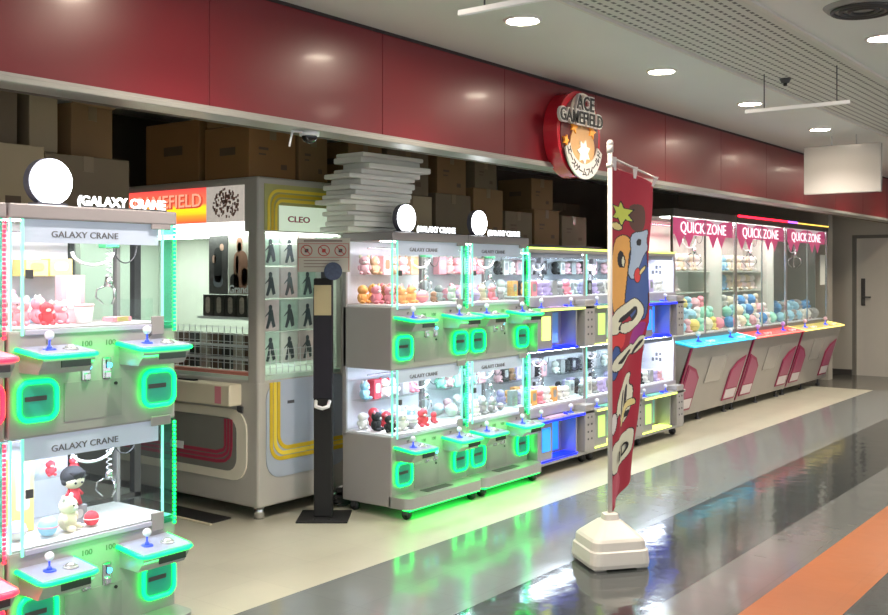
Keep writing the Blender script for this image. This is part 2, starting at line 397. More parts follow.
# ------------------------------------------------------------------ galaxy crane machines
def caster(parent, x, y, r=0.035):
    c = MB().box(x-0.022, x+0.022, y-0.03, y+0.03, 0.062, 0.072).box(x-0.021, x-0.014, y-0.02, y+0.02, 0.03, 0.065).box(x+0.014, x+0.021, y-0.02, y+0.02, 0.03, 0.065).build('caster', DARK, parent)
    MB().cyl((x-0.013, y, r-0.002), (x+0.013, y, r-0.002), r-0.002, n=20).build('wheel', BLACK, c, True)
def rring(cx, cz, wx, wz, rad, y, r, n=8):
    return [(p[0], y, p[1]) for p in rr(cx, cz, wx, wz, rad, 6)]
def joystick(parent, x, y, z, s=1.0, ballm=None):
    b = MB().cyl((x, y, z), (x, y, z+0.006*s), 0.026*s, 0.022*s, 20).cyl((x, y, z+0.005*s), (x, y, z+0.018*s), 0.012*s, 0.006*s, 16).cyl((x, y, z+0.015*s), (x, y, z+0.045*s), 0.004*s, n=10)
    j = b.build('joystick', JOYB, parent, True)
    MB().ball((x, y, z+0.056*s), 0.018*s, n=3).build('ball_top', ballm or mat('joystick_ball', (0.75, 0.76, 0.88), 0.25), j, True)
def claw(parent, x, y, ztop, zc, sc=1.0, motor=None):
    m = MB().box(x-0.035*sc, x+0.035*sc, y-0.03*sc, y+0.03*sc, ztop-0.06*sc, ztop, 0.004, 1).build('claw_motor', motor or mat('motor_green', (0.05, 0.4, 0.16), 0.4), parent)
    pts = []
    for k in range(60):
        a = k*0.62; zz = ztop-0.05*sc-(k/59)*(ztop-zc-0.09*sc)
        pts.append((x+0.011*math.cos(a), y+0.011*math.sin(a), zz))
    MB().tube(pts, 0.0028, 6).build('coiled_cable', WHITE, parent, True)
    MB().tube([(x-0.10*sc+0.10*sc*math.cos(a), y-0.03, ztop-0.08*sc-0.055*sc*math.sin(a)) for a in [PI*k/14 for k in range(15)]], 0.007, 8).build('cable_loop', WHITE, parent, True)
    MB().tube([(x+0.01+0.06*sc-0.06*sc*math.cos(a), y-0.02, ztop-0.05-0.075*sc*math.sin(a)) for a in [PI*k/12 for k in range(13)]], 0.003, 6).build('wire', DARK, parent, True)
    h = MB().cyl((x, y, zc), (x, y, zc+0.045*sc), 0.022*sc, 0.014*sc, 20).build('claw', CHROME, parent, True)
    for k in range(3):
        a = 2*PI*k/3+0.4
        MB().tube([(x+r*sc*math.cos(a), y+r*sc*math.sin(a), zc+dz*sc) for r, dz in ((0.015, 0.005), (0.05, -0.012), (0.055, -0.045), (0.025, -0.075))], 0.004*sc, 6).build('claw_finger', CHROME, h, True)
ZP = 0.845
def galaxy(x0, y0, label, led, led2, W=0.80, board=0.95, group='two-tier crane machines lettered GALAXY CRANE', sign=True):
    D = 0.43
    t = thing('crane_machine', label, 'crane machine', (x0, y0, 0), group=group)
    # carcass
    b = MB()
    b.box(0, W, -0.012, D, 1.805, 1.862, 0.006, 2)
    hd = b.build('header', HEAD, t)
    b = MB()
    b.box(0, W, 0, D, 0.960, 1.372, 0.008, 2).box(0, W, 0, D, 0.072, 0.527, 0.008, 2)
    b.box(0, 0.018, D-0.03, D, 0.5, 1.83).box(W-0.018, W, D-0.03, D, 0.5, 1.83)
    b.build('cabinet', BODY, t)
    # purple-grey ledge under each window
    # base tray with rounded front corners
    P = [(0.0, 0.02)]+[(0.06-0.06*math.cos(a), -0.09-0.06*math.sin(a)) for a in [PI/2*k/6 for k in range(7)]] + [(W-0.06+0.06*math.sin(a), -0.09-0.06*math.cos(a)) for a in [PI/2*k/6 for k in range(7)]]+[(W, 0.02)]
    bt = MB().prism([(p[0], p[1], 0.072) for p in P], (0, 0, 0.072)).build('base_tray', SILVER, t)
    MB().box(0.26, 0.54, -0.10, -0.03, 0.144, 0.147).build('tray_grille', DARK, bt)
    MB().box(0.03, W-0.03, -0.13, -0.07, 0.060, 0.071).build('under_light', led, bt)
    for cx, cy in ((0.06, -0.08), (W-0.06, -0.08), (0.06, D-0.06), (W-0.06, D-0.06)): caster(t, cx, cy)
    for k in range(2):
        z0 = 0.53+ZP*k; zt = z0+0.43
        tag(MB().box(0.01, W-0.01, 0.004, D-0.004, z0-0.004, z0+0.008).build('prize_deck', DECK, t), None, None)
        MB().box(0.02, W*board, D-0.02, D-0.012, z0+0.01, zt).build('back_board', mat('lavender_board', (0.72, 0.72, 0.80), 0.5, vary=0.03), t)
        g = MB().box(0.002, W-0.002, 0.0, 0.004, z0, zt).build('glass_panel', GLASS, t)
        MB().box(0.0, 0.004, 0.006, D-0.03, z0, zt).build('glass_panel', GLASS, t)
        MB().box(W-0.004, W, 0.006, D-0.03, z0, zt).build('glass_panel', GLASS, t)
        if board < 0.9: MB().box(W*board, W-0.02, D-0.016, D-0.012, z0, zt).build('glass_panel', GLASS, t)
        # acrylic posts and led strips
        MB().box(0.004, 0.012, -0.006, 0.004, z0, zt).build('led_strip', led2, t)
        MB().box(0.052, 0.062, -0.006, 0.0, z0-0.02, zt).build('led_strip', led2, t)
        s = MB()
        for q in range(26): s.box(W-0.012, W-0.002, -0.008, 0.0, z0-0.03+q*0.0175, z0-0.03+q*0.0175+0.012)
        s.build('led_strip', led, t)
        MB().box(W-0.075, W-0.065, -0.006, 0.0, z0, zt).build('led_strip', led2, t)
        MB().box(W-0.062, W-0.014, -0.005, -0.001, z0-0.02, zt).build('corner_acrylic', AQUA, t)
        MB().box(W-0.13, W-0.065, -0.010, 0, z0-0.045, z0+0.035, 0.003, 1).build('corner_bracket', HEAD, t)
        MB().box(W-0.13, W-0.03, -0.010, 0, zt-0.022, zt+0.02, 0.003, 1).build('corner_bracket', HEAD, t)
        MB().box(0.066, W-0.066, -0.008, 0.0, z0-0.018, z0+0.002, 0.002, 1).build('window_ledge', mat('lavender_ledge', (0.42, 0.40, 0.52), 0.35), t)
        MB().box(0.07, 0.10, -0.010, 0.0, z0+0.20, z0+0.235, 0.002, 1).build('lock', DARK, t)
        # lamp under header + inner sign
        MB().box(0.05, W-0.05, 0.07, 0.14, zt-0.004, zt-0.001).build('lamp_strip', mat('window_lamp_warm', (1, 1, 1), 0.4, emit=WIN_E*1.9, ecol=(1.0, 0.90, 0.92)) if k else mat('window_lamp_cool', (1, 1, 1), 0.4, emit=WIN_E*1.9, ecol=(0.80, 0.85, 1.0)), t)
        ins = MB().box(0.066, W-0.08, 0.012, 0.018, zt-0.090, zt).build('inner_sign', mat('inner_sign_white', (0.50, 0.50, 0.66), 0.5, emit=0.12, ecol=(0.85, 0.87, 1)), t)
        text('lettering', 'GALAXY CRANE', 0.036, mat('sign_lettering_grey', (0.12, 0.10, 0.12), 0.4), ins, (W*0.24, 0.011, zt-0.068), ext=0.002, bold=0.0, sx=1.15)
        # claw gantry
        MB().cyl((0.04, 0.24, zt-0.045), (W-0.04, 0.24, zt-0.045), 0.006, n=10).build('gantry_rail', CHROME, t)
        MB().box(0.56, 0.59, 0.05, D-0.05, zt-0.04, zt-0.03).build('gantry_beam', CHROME, t)
        claw(t, W-0.17, 0.24, zt-0.04, z0+0.16, 1.0)
        # acrylic prize chute wall
        MB().box(W-0.30, W-0.297, 0.05, D-0.05, z0+0.008, z0+0.11).box(W-0.297, W-0.08, 0.05, 0.053, z0+0.008, z0+0.11).build('chute_wall', GLASS, t)
        MB().box(0.06, W-(0.30 if board < 0.9 else 0.12), 0.27, D-0.02, z0+0.20, z0+0.204).build('clear_shelf', GLASS, t)
        # price stickers
        zc = z0-0.085
        # control trays
        for (a, bx, sc) in ((0.045, 0.265, 0), (W-0.285, W-0.055, 1)):
            zz = z0-0.080
            pr_ = [(a, 0.0, zz-0.080), (a, -0.13, zz-0.080), (a, -0.165, zz-0.03), (a, -0.165, zz-0.006), (a, 0.0, zz+0.012)]
            tr = MB().prism(pr_, (bx-a, 0, 0)).build('control_tray', SILVER, t)
            MB().prism([(a-0.006, 0, zz+0.013), (a-0.006, -0.173, zz-0.006), (a-0.006, -0.173, zz-0.001), (a-0.006, 0, zz+0.018)], (bx-a+0.012, 0, 0)).build('tray_top', TRAYTOP, tr)
            q = 0.012
            rim = [(a-q, 0.0, zz+0.008), (a-q, -0.15, zz-0.009), (a-q+0.008, -0.170, zz-0.011), (a+0.02, -0.181, zz-0.012), (bx-0.02, -0.181, zz-0.012), (bx+q-0.008, -0.170, zz-0.011), (bx+q, -0.15, zz-0.009), (bx+q, 0.0, zz+0.008)]
            MB().tube(rim, 0.0088, 8).build('led_rim', led, tr, True)
            joystick(tr, a+0.075, -0.085, zz+0.007)
            MB().cyl((bx-0.065, -0.10, zz+0.004), (bx-0.065, -0.10, zz+0.012), 0.032, 0.028, 24).ball((bx-0.065, -0.10, zz+0.012), 0.022, (1, 1, 0.6), 2).build('push_button', mat('clear_button', (0.5, 0.52, 0.52), 0.15, 0.5), tr, True)
            MB().box(a+0.075, bx-0.02, -0.1685, -0.163, zz-0.056, zz-0.030).build('display_plate', mat('display_dark', (0.03, 0.035, 0.035), 0.2), tr)
        # prize doors
        for cx in (0.115, W-0.097):
            cz = z0-(0.272 if k else 0.252)
            d = MB().prism([(p[0], 0.0, p[1]) for p in rr(cx, cz, 0.150, 0.14, 0.035)], (0, -0.015, 0)).build('prize_door', TEAL, t)
            MB().tube(rring(cx, cz, 0.158, 0.148, 0.04, -0.016, 0), 0.0095, 8, True).build('led_frame', led, d, True)
            MB().box(cx-0.055, cx+0.035, -0.018, -0.015, cz, cz+0.018).build('door_sticker', DARK, d)
        # coin mechs
        for cx in (W/2-0.055, W/2+0.04):
            cz = z0-0.17
            cs = MB().box(cx-0.02, cx+0.02, -0.008, 0, cz-0.045, cz+0.045, 0.006, 2).box(cx-0.012, cx+0.012, -0.022, -0.006, cz-0.040, cz-0.012, 0.004, 1).build('coin_slot', CHROME, t)
            MB().cyl((cx+0.008, -0.009, cz+0.012), (cx+0.008, -0.014, cz+0.012), 0.011, n=16).build('coin_light', COINB, cs)
            MB().box(cx-0.006, cx-0.002, -0.010, -0.006, cz+0.0, cz+0.035).build('slot', BLACK, cs)
        ld_ = bpy.data.lights.new('led_wash_fill', 'AREA'); ld_.shape = 'RECTANGLE'; ld_.size = 0.5; ld_.size_y = 0.03; ld_.energy = LED_FILL_W  # unseen area light added to strengthen the LED wash on the cabinet front
        ld_.color = (1.0, 0.02, 0.04) if led is RED_L else (0.02, 1.0, 0.16)
        lo_ = bpy.data.objects.new('led_wash_fill', ld_); COL.objects.link(lo_); lo_.parent = t; lo_.location = (W/2, -0.16, z0-0.11); lo_.rotation_euler = (PI/2, 0, 0)
        MB().box(0.235, 0.50, -0.003, 0, z0-0.37, z0-0.215).build('access_panel', mat('silver_paint_panel', (0.29, 0.28, 0.275), 0.4, 0.1), t)
        MB().cyl((0.47, -0.008, z0-0.235), (0.47, 0, z0-0.235), 0.007, n=12).build('panel_lock', BLACK, t)
        # small embossed price figures above coin slots
        for qx in (0.31, 0.42): text('lettering', '100', 0.032, mat('print_grey', (0.10, 0.16, 0.10), 0.5), t, (qx, -0.001, z0-0.075), ext=0.001, sx=1.1)
        text('lettering', '1P', 0.024, DARK, t, (0.155, -0.001, z0-0.055), ext=0.001)
        text('lettering', '2P', 0.024, DARK, t, (0.625, -0.001, z0-0.055), ext=0.001)
    if sign:
        rs = MB().cyl((0.205, 0.045, 1.958), (0.205, 0.085, 1.958), 0.094, n=48).box(0.14, 0.27, 0.03, 0.10, 1.862, 1.874).build('round_sign', mat('sign_rim_grey', (0.10, 0.10, 0.13), 0.4), t)
        MB().cyl((0.205, 0.034, 1.958), (0.205, 0.046, 1.958), 0.089, n=48).build('lamp_face', LAMP, rs)
        sb = MB().box(0.335, W-0.01, 0.045, 0.06, 1.862, 1.872).build('letter_base', DARK, t)
        text('lettering', '(GALAXY CRANE', 0.054, LETTER, sb, (0.325, 0.048, 1.874), ext=0.003, bold=0.0016, sx=1.04)
    return t
galaxy(2.045, 3.62, 'nearest green-lit two-tier crane machine with bright round lamp, at left foreground', GREEN, AQGREEN, 0.775, 0.66)
galaxy(1.235, 3.62, 'red-lit two-tier crane machine cut by the left edge', RED_L, PINK_L)
galaxy(5.00, 4.22, 'green-lit two-tier crane machine right of the black stand, under the white stack', GREEN, AQGREEN, 0.838)
galaxy(5.84, 4.22, 'green-lit two-tier crane machine between its green twin and the yellow-edged machine', GREEN, AQGREEN)

# ------------------------------------------------------------------ small twin-chute crane machines (yellow / blue light)
def twin(x0, y0, label, cols, last=False):
    W, D = 0.895, 0.45
    t = thing('mini_crane_machine', label, 'crane machine', (x0, y0, 0), group='two-tier crane machines with yellow and blue lit chutes')
    MB().box(0, W, -0.006, D, 1.75, 1.785, 0.004, 1).build('header', HEAD, t)
    MB().box(0, W, -0.014, -0.006, 1.782, 1.795).build('led_strip', YEL_L, t)
    MB().box(0, W, 0.05, D, 0.09, 0.53).box(0, W, 0.05, D, 0.96, 1.40).box(0, W, -0.02, D, 0.075, 0.11).box(0, 0.012, D-0.03, D, 0.5, 1.76).box(W-0.012, W, D-0.03, D, 0.5, 1.76).build('cabinet', BODY, t)
    MB().box(0.0, W, -0.09, -0.015, 0.085, 0.115, 0.008, 2).build('base_tray', SILVER, t)
    for cx, cy in ((0.06, 0.0), (W-0.06, 0.0), (0.06, D-0.06), (W-0.06, D-0.06)): caster(t, cx, cy)
    for k in range(2):
        z0 = 0.53+0.87*k; zt = z0+(0.43 if k == 0 else 0.35)
        c1, c2, c3 = cols[k][:3]; cf = cols[k][3] if len(cols[k]) > 3 else c1
        MB().box(0.01, W-0.01, 0.004, D-0.004, z0, z0+0.008).build('prize_deck', DECK, t)
        MB().box(0.01, W-0.01, D-0.02, D-0.012, z0+0.01, zt).build('back_board', mat('white_board', (0.75, 0.74, 0.82), 0.5, vary=0.02), t)
        MB().box(0.002, W-0.002, 0.0, 0.004, z0, zt).build('glass_panel', GLASS, t)
        MB().box(0.0, 0.004, 0.006, D-0.03, z0, zt).build('glass_panel', GLASS, t)
        if last:
            sb_ = MB().box(W-0.006, W, 0.006, D-0.03, z0, zt).build('side_board', mat('white_board', None), t)
            for q_ in range(5): MB().box(W-0.0075, W-0.006, 0.14+0.04*(q_ % 3), 0.165+0.04*(q_ % 3), z0+0.18+0.05*(q_//3)+0.01*(q_ % 2), z0+0.215+0.05*(q_//3)).build('printed_mark', mat('print_grey_ink', (0.12, 0.12, 0.14), 0.6), sb_)
        else: MB().box(W-0.004, W, 0.006, D-0.03, z0, zt).build('glass_panel', GLASS, t)
        MB().box(0.05, 0.84, 0.29, 0.425, z0+0.172, z0+0.177).build('clear_shelf', GLASS, t)
        MB().box(0, 0.02, -0.006, 0.0, z0-0.03, zt).build('edge_light', AQGREEN, t)
        MB().box(W-0.035, W, -0.006, 0.0, z0-0.03, zt).build('window_post', HEAD, t)
        MB().box(0.05, W-0.05, 0.07, 0.13, zt-0.004, zt-0.001).build('lamp_strip', mat('window_lamp_cool', None), t)
        MB().box(0.06, 0.09, -0.008, 0.0, z0+0.18, z0+0.21).build('lock', DARK, t)
        MB().box(0.002, W-0.002, -0.012, 0.03, z0-0.075, z0, 0.003, 1).build('control_panel', mat('lavender_panel', (0.38, 0.36, 0.42), 0.35, 0.1), t)
        MB().box(0.02, W-0.036, 0.010, 0.014, zt-0.035, zt).build('valance', mat('valance_grey', (0.30, 0.30, 0.38), 0.5), t)
        sh = MB().box(0.0, W, -0.115, 0.0, z0-0.105, z0-0.08, 0.004, 1).build('control_shelf', SILVER, t)
        MB().box(0.0, 0.68, -0.122, -0.115, z0-0.104, z0-0.09).build('led_rim', c1, sh)
        MB().box(0.15, 0.42, -0.10, -0.03, z0-0.08, z0-0.074).build('control_plate', c3, sh)
        joystick(sh, 0.10, -0.055, z0-0.08, 1.0); joystick(sh, 0.56, -0.055, z0-0.08, 1.0)
        MB().cyl((0.45, -0.07, z0-0.08), (0.45, -0.07, z0-0.065), 0.018, n=16).build('push_button', BLUE_L, sh)
        # chute box
        zb = 0.115+0.87*k
        fb_ = MB().box(0, 0.22, -0.085, 0.05, zb, z0-0.105, 0.003, 1).box(0.58, 0.60, -0.09, 0.05, zb, z0-0.105).box(0.02, 0.58, -0.09, 0.05, zb, zb+0.012).build('chute_box', SILVER, t)
        MB().box(0.225, 0.575, -0.085, 0.02, zb+0.013, zb+0.020).build('chute_light', cf, fb_)
        MB().box(0.0, 0.60, -0.097, -0.09, zb, zb+0.012).build('led_rim', cf, fb_)
        MB().box(0.06, 0.18, -0.092, -0.085, zb+0.08, z0-0.15, 0.003, 1).build('lit_flap', c2, fb_)
        MB().box(0.25, 0.50, 0.03, 0.048, zb+0.04, z0-0.13).build('prize_flap', mat('cyan_flap', (0.25, 0.55, 0.65), 0.25) if c2 is not SKY_L else SKY_L, fb_)
        # keypad column
        kp = MB().box(0.69, 0.85, -0.115, 0.05, zb, z0-0.03, 0.006, 2).build('keypad_column', BODY, t)
        kb = MB()
        for i in range(2):
            for j in range(4): kb.cyl((0.74+0.06*i, -0.118, zb+0.10+0.06*j), (0.74+0.06*i, -0.114, zb+0.10+0.06*j), 0.009, n=10)
        kb.build('keypad_holes', DARK, kp)
        MB().box(0.86, W-0.003, -0.08, 0.0, zb, zb+0.02).box(0.86, W-0.003, -0.04, 0.0, zb+0.02, z0-0.11).build('side_light', YELG, t)
        # inside: claw + rail
        MB().cyl((0.04, 0.24, zt-0.035), (W-0.04, 0.24, zt-0.035), 0.006, n=10).build('gantry_rail', CHROME, t)
        claw(t, 0.56, 0.24, zt-0.03, z0+0.15, 0.8, DARK)
    return t
mat('window_lamp_cool', (1, 1, 1), 0.4, emit=WIN_E*1.9, ecol=(0.80, 0.85, 1.0))
mat('window_lamp_warm', (1, 1, 1), 0.4, emit=WIN_E*1.9, ecol=(1.0, 0.90, 0.92))
CPINK = mat('lilac_plate', (0.55, 0.35, 0.6), 0.3)
CGRN = mat('mint_plate', (0.15, 0.6, 0.45), 0.3)
twin(6.65, 4.22, 'yellow-edged crane machine with a bright blue lower chute', [(BLUE_L, SKY_L, CPINK), (YEL_L, YEL_L, CPINK, BLUE_L)])
twin(7.55, 4.22, 'yellow-lit crane machine half hidden behind the banner, left one', [(YEL_L, YELG, CGRN), (YEL_L, YELG, CGRN)])
twin(8.45, 4.22, 'crane machine between the banner and the blue-panelled big machine', [(YEL_L, YELG, CGRN), (BLUE_L, SKY_L, CGRN)], True)

# ------------------------------------------------------------------ large QUICK ZONE machines
MAG = mat('magenta_panel', (0.34, 0.05, 0.13), 0.3)
MAGD = mat('dark_magenta', (0.28, 0.01, 0.07), 0.4)
QB = mat('quick_cabinet', (0.36, 0.34, 0.31), 0.28, 0.2, vary=0.08, scale=5)
WLAMPQ = mat('machine_lamp', (1, 1, 1), 0.4, emit=20, ecol=(0.95, 1.0, 0.93))
def quick(x0, y0, label, panel, lednames, bright):
    W, D = 1.73, 0.60
    t = thing('prize_machine', label, 'crane machine', (x0, y0, 0), group='large crane machines with QUICK ZONE banners')
    # slanted base
    MB().prism([(0, 0.03, 0.10), (0, -0.20, 0.835), (0, 0.0, 0.87), (0, D, 0.9), (0, D, 0.10)], (W-0.01, 0, 0)).build('cabinet', QB, t)
    MB().box(0, W-0.01, 0.0, D, 0.885, 0.935, 0.004, 1).build('glass_sill', mat('sill_metal', (0.2, 0.19, 0.18), 0.4, 0.4), t)
    MB().prism([(0.0, 0.02, 0.12), (0.0, -0.215, 0.835), (0.0, -0.19, 0.835), (0.0, 0.045, 0.12)], (0.03, 0, 0)).build('edge_trim', MAGD, t)
    cpn = MB().prism([(-0.01, 0.0, 0.878), (-0.01, -0.235, 0.838), (-0.01, -0.235, 0.850), (-0.01, 0.0, 0.895)], (W+0.0, 0, 0)).build('control_panel', panel[0], t)
    MB().tube([(0.0, -0.01, 0.897), (0.0, -0.237, 0.852), (W-0.02, -0.237, 0.852), (W-0.02, -0.01, 0.897)], 0.009).build('panel_edge_light', panel[1], cpn, True)
    for jx in (0.42, 1.30):
        joystick(cpn, jx, -0.10, 0.872, 1.5, panel[2]); [MB().cyl((jx+bo_, -0.14, 0.862), (jx+bo_, -0.14, 0.88), 0.03, n=16).build('push_button', WHITE, cpn) for bo_ in (0.17, 0.27)]
    # slanted door windows: y follows the slope
    def sl(x, z): return (x, 0.03-0.23*(z-0.10)/0.735-0.004, z)
    for mir in (0, 1):
        f = (lambda x: W-0.02-x) if mir else (lambda x: x)
        d = MB().prism([sl(f(0.06), 0.16), sl(f(0.42), 0.16), sl(f(0.42), 0.50), sl(f(0.28), 0.60), sl(f(0.06), 0.66)], (0, -0.008, 0)).build('prize_door', MAGD, t)
        MB().prism([tuple(Vector(sl(f(a), b))+Vector((0, -0.006, 0))) for a, b in ((0.09, 0.30), (0.39, 0.30), (0.39, 0.485), (0.27, 0.57), (0.09, 0.62))], (0, -0.006, 0)).build('door_window', MAG, d)
        MB().prism([tuple(Vector(sl(f(a), b))+Vector((0, -0.006, 0))) for a, b in ((0.09, 0.18), (0.39, 0.18), (0.39, 0.285), (0.09, 0.285))], (0, -0.006, 0)).build('door_flap', mat('door_flap_white', (0.62, 0.56, 0.56), 0.35), d)
    MB().prism([sl(0.62, 0.42), sl(1.06, 0.42), sl(1.06, 0.70), sl(0.62, 0.70)], (0, -0.004, 0)).build('access_panel', mat('quick_panel', (0.40, 0.375, 0.345), 0.2, 0.2), t)
    for cx in (0.10, W/2, W-0.12):
        for cy in (0.10, D-0.1):
            c = MB().cyl((cx, cy, 0.0), (cx, cy, 0.02), 0.03, n=16).cyl((cx, cy, 0.01), (cx, cy, 0.11), 0.012, n=10).build('levelling_foot', DARK, t)
    # upper cabinet
    MB().box(0, W-0.01, -0.02, D, 2.17, 2.25, 0.008, 2).build('header', mat('quick_header', (0.10, 0.085, 0.075), 0.4), t)
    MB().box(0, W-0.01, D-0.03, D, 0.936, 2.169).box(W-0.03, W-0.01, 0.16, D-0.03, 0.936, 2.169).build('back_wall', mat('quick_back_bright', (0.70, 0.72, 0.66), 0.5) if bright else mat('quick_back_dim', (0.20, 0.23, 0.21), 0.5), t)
    for pa, pb in ((0.0, 0.02), (W-0.03, W-0.01), (W/2-0.012, W/2+0.003)): MB().box(pa, pb, 0.0, 0.02, 0.93, 2.17).build('window_post', CHROME, t)
    MB().box(0.02, W/2-0.012, 0.004, 0.009, 0.93, 2.17).build('glass_panel', GLASS, t)
    MB().box(W/2+0.003, W-0.03, 0.004, 0.009, 0.93, 2.17).build('glass_panel', GLASS, t)
    MB().box(0, 0.006, 0.03, D-0.03, 0.93, 2.17).build('glass_panel', GLASS, t)
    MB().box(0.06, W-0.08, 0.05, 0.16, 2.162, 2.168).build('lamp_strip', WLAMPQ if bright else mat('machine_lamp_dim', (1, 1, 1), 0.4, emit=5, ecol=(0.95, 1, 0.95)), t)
    MB().box(0.01, W-0.02, 0.03, D-0.03, 0.925, 0.945).build('prize_deck', DECK, t)
    # banner with triangles
    bn = MB().box(0.03, W-0.06, 0.016, 0.022, 1.99, 2.165).build('banner', mat('banner_magenta', (0.62, 0.07, 0.18), 0.45, emit=0.35, ecol=(0.9, 0.1, 0.3)), t)
    for i, bx in enumerate((0.22, 0.46, 1.10, 1.34)):
        MB().prism([(bx-0.12, 0.016, 1.995), (bx+0.12, 0.016, 1.995), (bx, 0.016, 1.86)], (0, 0.005, 0)).build('pennant', mat('banner_magenta', None), bn)
    MB().prism([(0.30, 0.012, 2.163), (0.70, 0.012, 2.163), (0.5, 0.012, 2.115)], (0, 0.003, 0)).prism([(0.95, 0.012, 2.163), (1.4, 0.012, 2.163), (1.2, 0.012, 2.115)], (0, 0.003, 0)).build('banner_patch', mat('pale_pink', (0.8, 0.55, 0.62), 0.5, emit=0.4), bn)
    text('lettering', 'QUICK ZONE', 0.165, mat('banner_letters', (0.95, 0.92, 0.95), 0.4, emit=0.8), bn, (0.22, 0.011, 2.012), ext=0.002, bold=0.0, sx=1.22)
    if lednames:
        MB().box(0.0, 0.35 if len(lednames) > 1 else W-0.02, -0.028, -0.018, 2.235, 2.258).build('top_light', lednames[0], t)
        if len(lednames) > 1: MB().box(0.36, W-0.02, -0.028, -0.018, 2.235, 2.250).build('top_light', lednames[1], t)
    # shelves and claw
    if bright:
        for zz in (1.36, 1.60):
            MB().box(0.02, W-0.04, 0.30, D-0.032, zz, zz+0.012).build('shelf', mat('shelf_edge', (0.6, 0.68, 0.6), 0.3), t)
    MB().cyl((0.03, 0.30, 2.10), (W-0.04, 0.30, 2.10), 0.012, n=10).build('gantry_rail', CHROME, t)
    claw(t, 1.22, 0.30, 2.11, 1.80, 1.8, WHITE)
    return t
CY = mat('cyan_panel', (0.03, 0.45, 0.62), 0.2, emit=0.25, ecol=(0.05, 0.7, 1.0)); CYE = mat('cyan_led', (0.05, 0.6, 0.9), 0.3, emit=1.6, ecol=(0.05, 0.65, 1.0))
RP = mat('red_panel', (0.62, 0.10, 0.10), 0.2, emit=0.2, ecol=(1, 0.15, 0.1)); RPE = mat('red_edge_led', (0.9, 0.2, 0.15), 0.3, emit=1.4, ecol=(1.0, 0.12, 0.10))
YP = mat('yellow_panel', (0.60, 0.50, 0.18), 0.2, emit=0.2, ecol=(1, 0.85, 0.2)); YPE = mat('yellow_edge_led', (0.9, 0.8, 0.3), 0.3, emit=1.3, ecol=(1.0, 0.75, 0.15))
quick(9.57, 4.35, 'large prize machine with a cyan control panel and QUICK ZONE banner', (CY, CYE, WHITE), [], True)
quick(11.31, 4.35, 'large prize machine with a red control panel and red top light', (RP, RPE, mat('lilac_ball', (0.6, 0.4, 0.9), 0.3)), [RED_L], True)
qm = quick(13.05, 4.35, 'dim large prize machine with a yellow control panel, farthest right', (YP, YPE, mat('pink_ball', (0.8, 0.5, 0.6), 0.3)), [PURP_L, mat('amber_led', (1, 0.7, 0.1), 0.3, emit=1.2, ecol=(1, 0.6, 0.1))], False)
MB().box(1.40, 1.62, -0.002, 0.002, 1.42, 1.84).build('paper_notice', mat('paper', (0.75, 0.77, 0.7), 0.6), qm)['label'] = 'white paper notice taped on the glass'

# ------------------------------------------------------------------ big old prize machine behind
t = thing('prize_machine', 'big pale grey prize machine with yellow side stripes and GAMEFIELD header, behind the stand', 'crane machine', (4.42, 4.84, 0))
W2, D2 = 2.10, 0.84      # along Y, along X
b = MB()
b.box(0, D2, 0, W2, 0.085, 0.90, 0.02, 3)
b.build('cabinet', LGREY, t)
MB().box(0, D2, 0, W2, 1.86, 2.215, 0.02, 3).build('header', LGREY, t)
MB().box(0.001, 0.075, 0.001, 0.11, 0.85, 1.91, 0.025, 4).build('corner_post', LGREY, t)
MB().box(D2-0.06, D2-0.001, 0.001, 0.06, 0.85, 1.91, 0.01).build('corner_post', LGREY, t)
MB().box(0.001, 0.06, W2-0.06, W2-0.001, 0.85, 1.91, 0.01).build('corner_post', LGREY, t)
MB().box(0.06, D2-0.045, W2-0.03, W2-0.01, 0.926, 1.859).build('end_wall', mat('big_back_wall', (0.75, 0.78, 0.70), 0.5), t)
MB().box(D2-0.04, D2-0.002, 0.06, W2-0.01, 0.89, 1.87).build('back_wall', mat('big_back_wall', (0.75, 0.78, 0.70), 0.5), t)
MB().box(0.03, 0.085, 0.12, W2-0.1, 1.850, 1.857).build('lamp_strip', mat('big_machine_lamp', (1, 1, 1), 0.4, emit=8, ecol=(0.92, 1.0, 0.92)), t)
MB().box(0.10, D2-0.08, 0.022, 0.055, 1.850, 1.857).build('lamp_strip', mat('big_machine_lamp', None), t)
MB().box(0.02, D2-0.03, 0.02, W2-0.02, 0.89, 0.925).build('prize_deck', mat('pale_green_deck', (0.62, 0.72, 0.62), 0.4), t)
MB().box(0.012, 0.018, 0.11, W2-0.06, 0.93, 1.87).build('glass_panel', GLASS, t)
MB().box(0.075, D2-0.06, 0.012, 0.018, 0.90, 1.87).build('glass_panel', GLASS, t)
MB().box(0.35, 0.50, 0.3, W2-0.2, 1.850, 1.857).build('lamp_strip', mat('big_machine_lamp', (1, 1, 1), 0.4, emit=9, ecol=(0.92, 1.0, 0.92)), t)
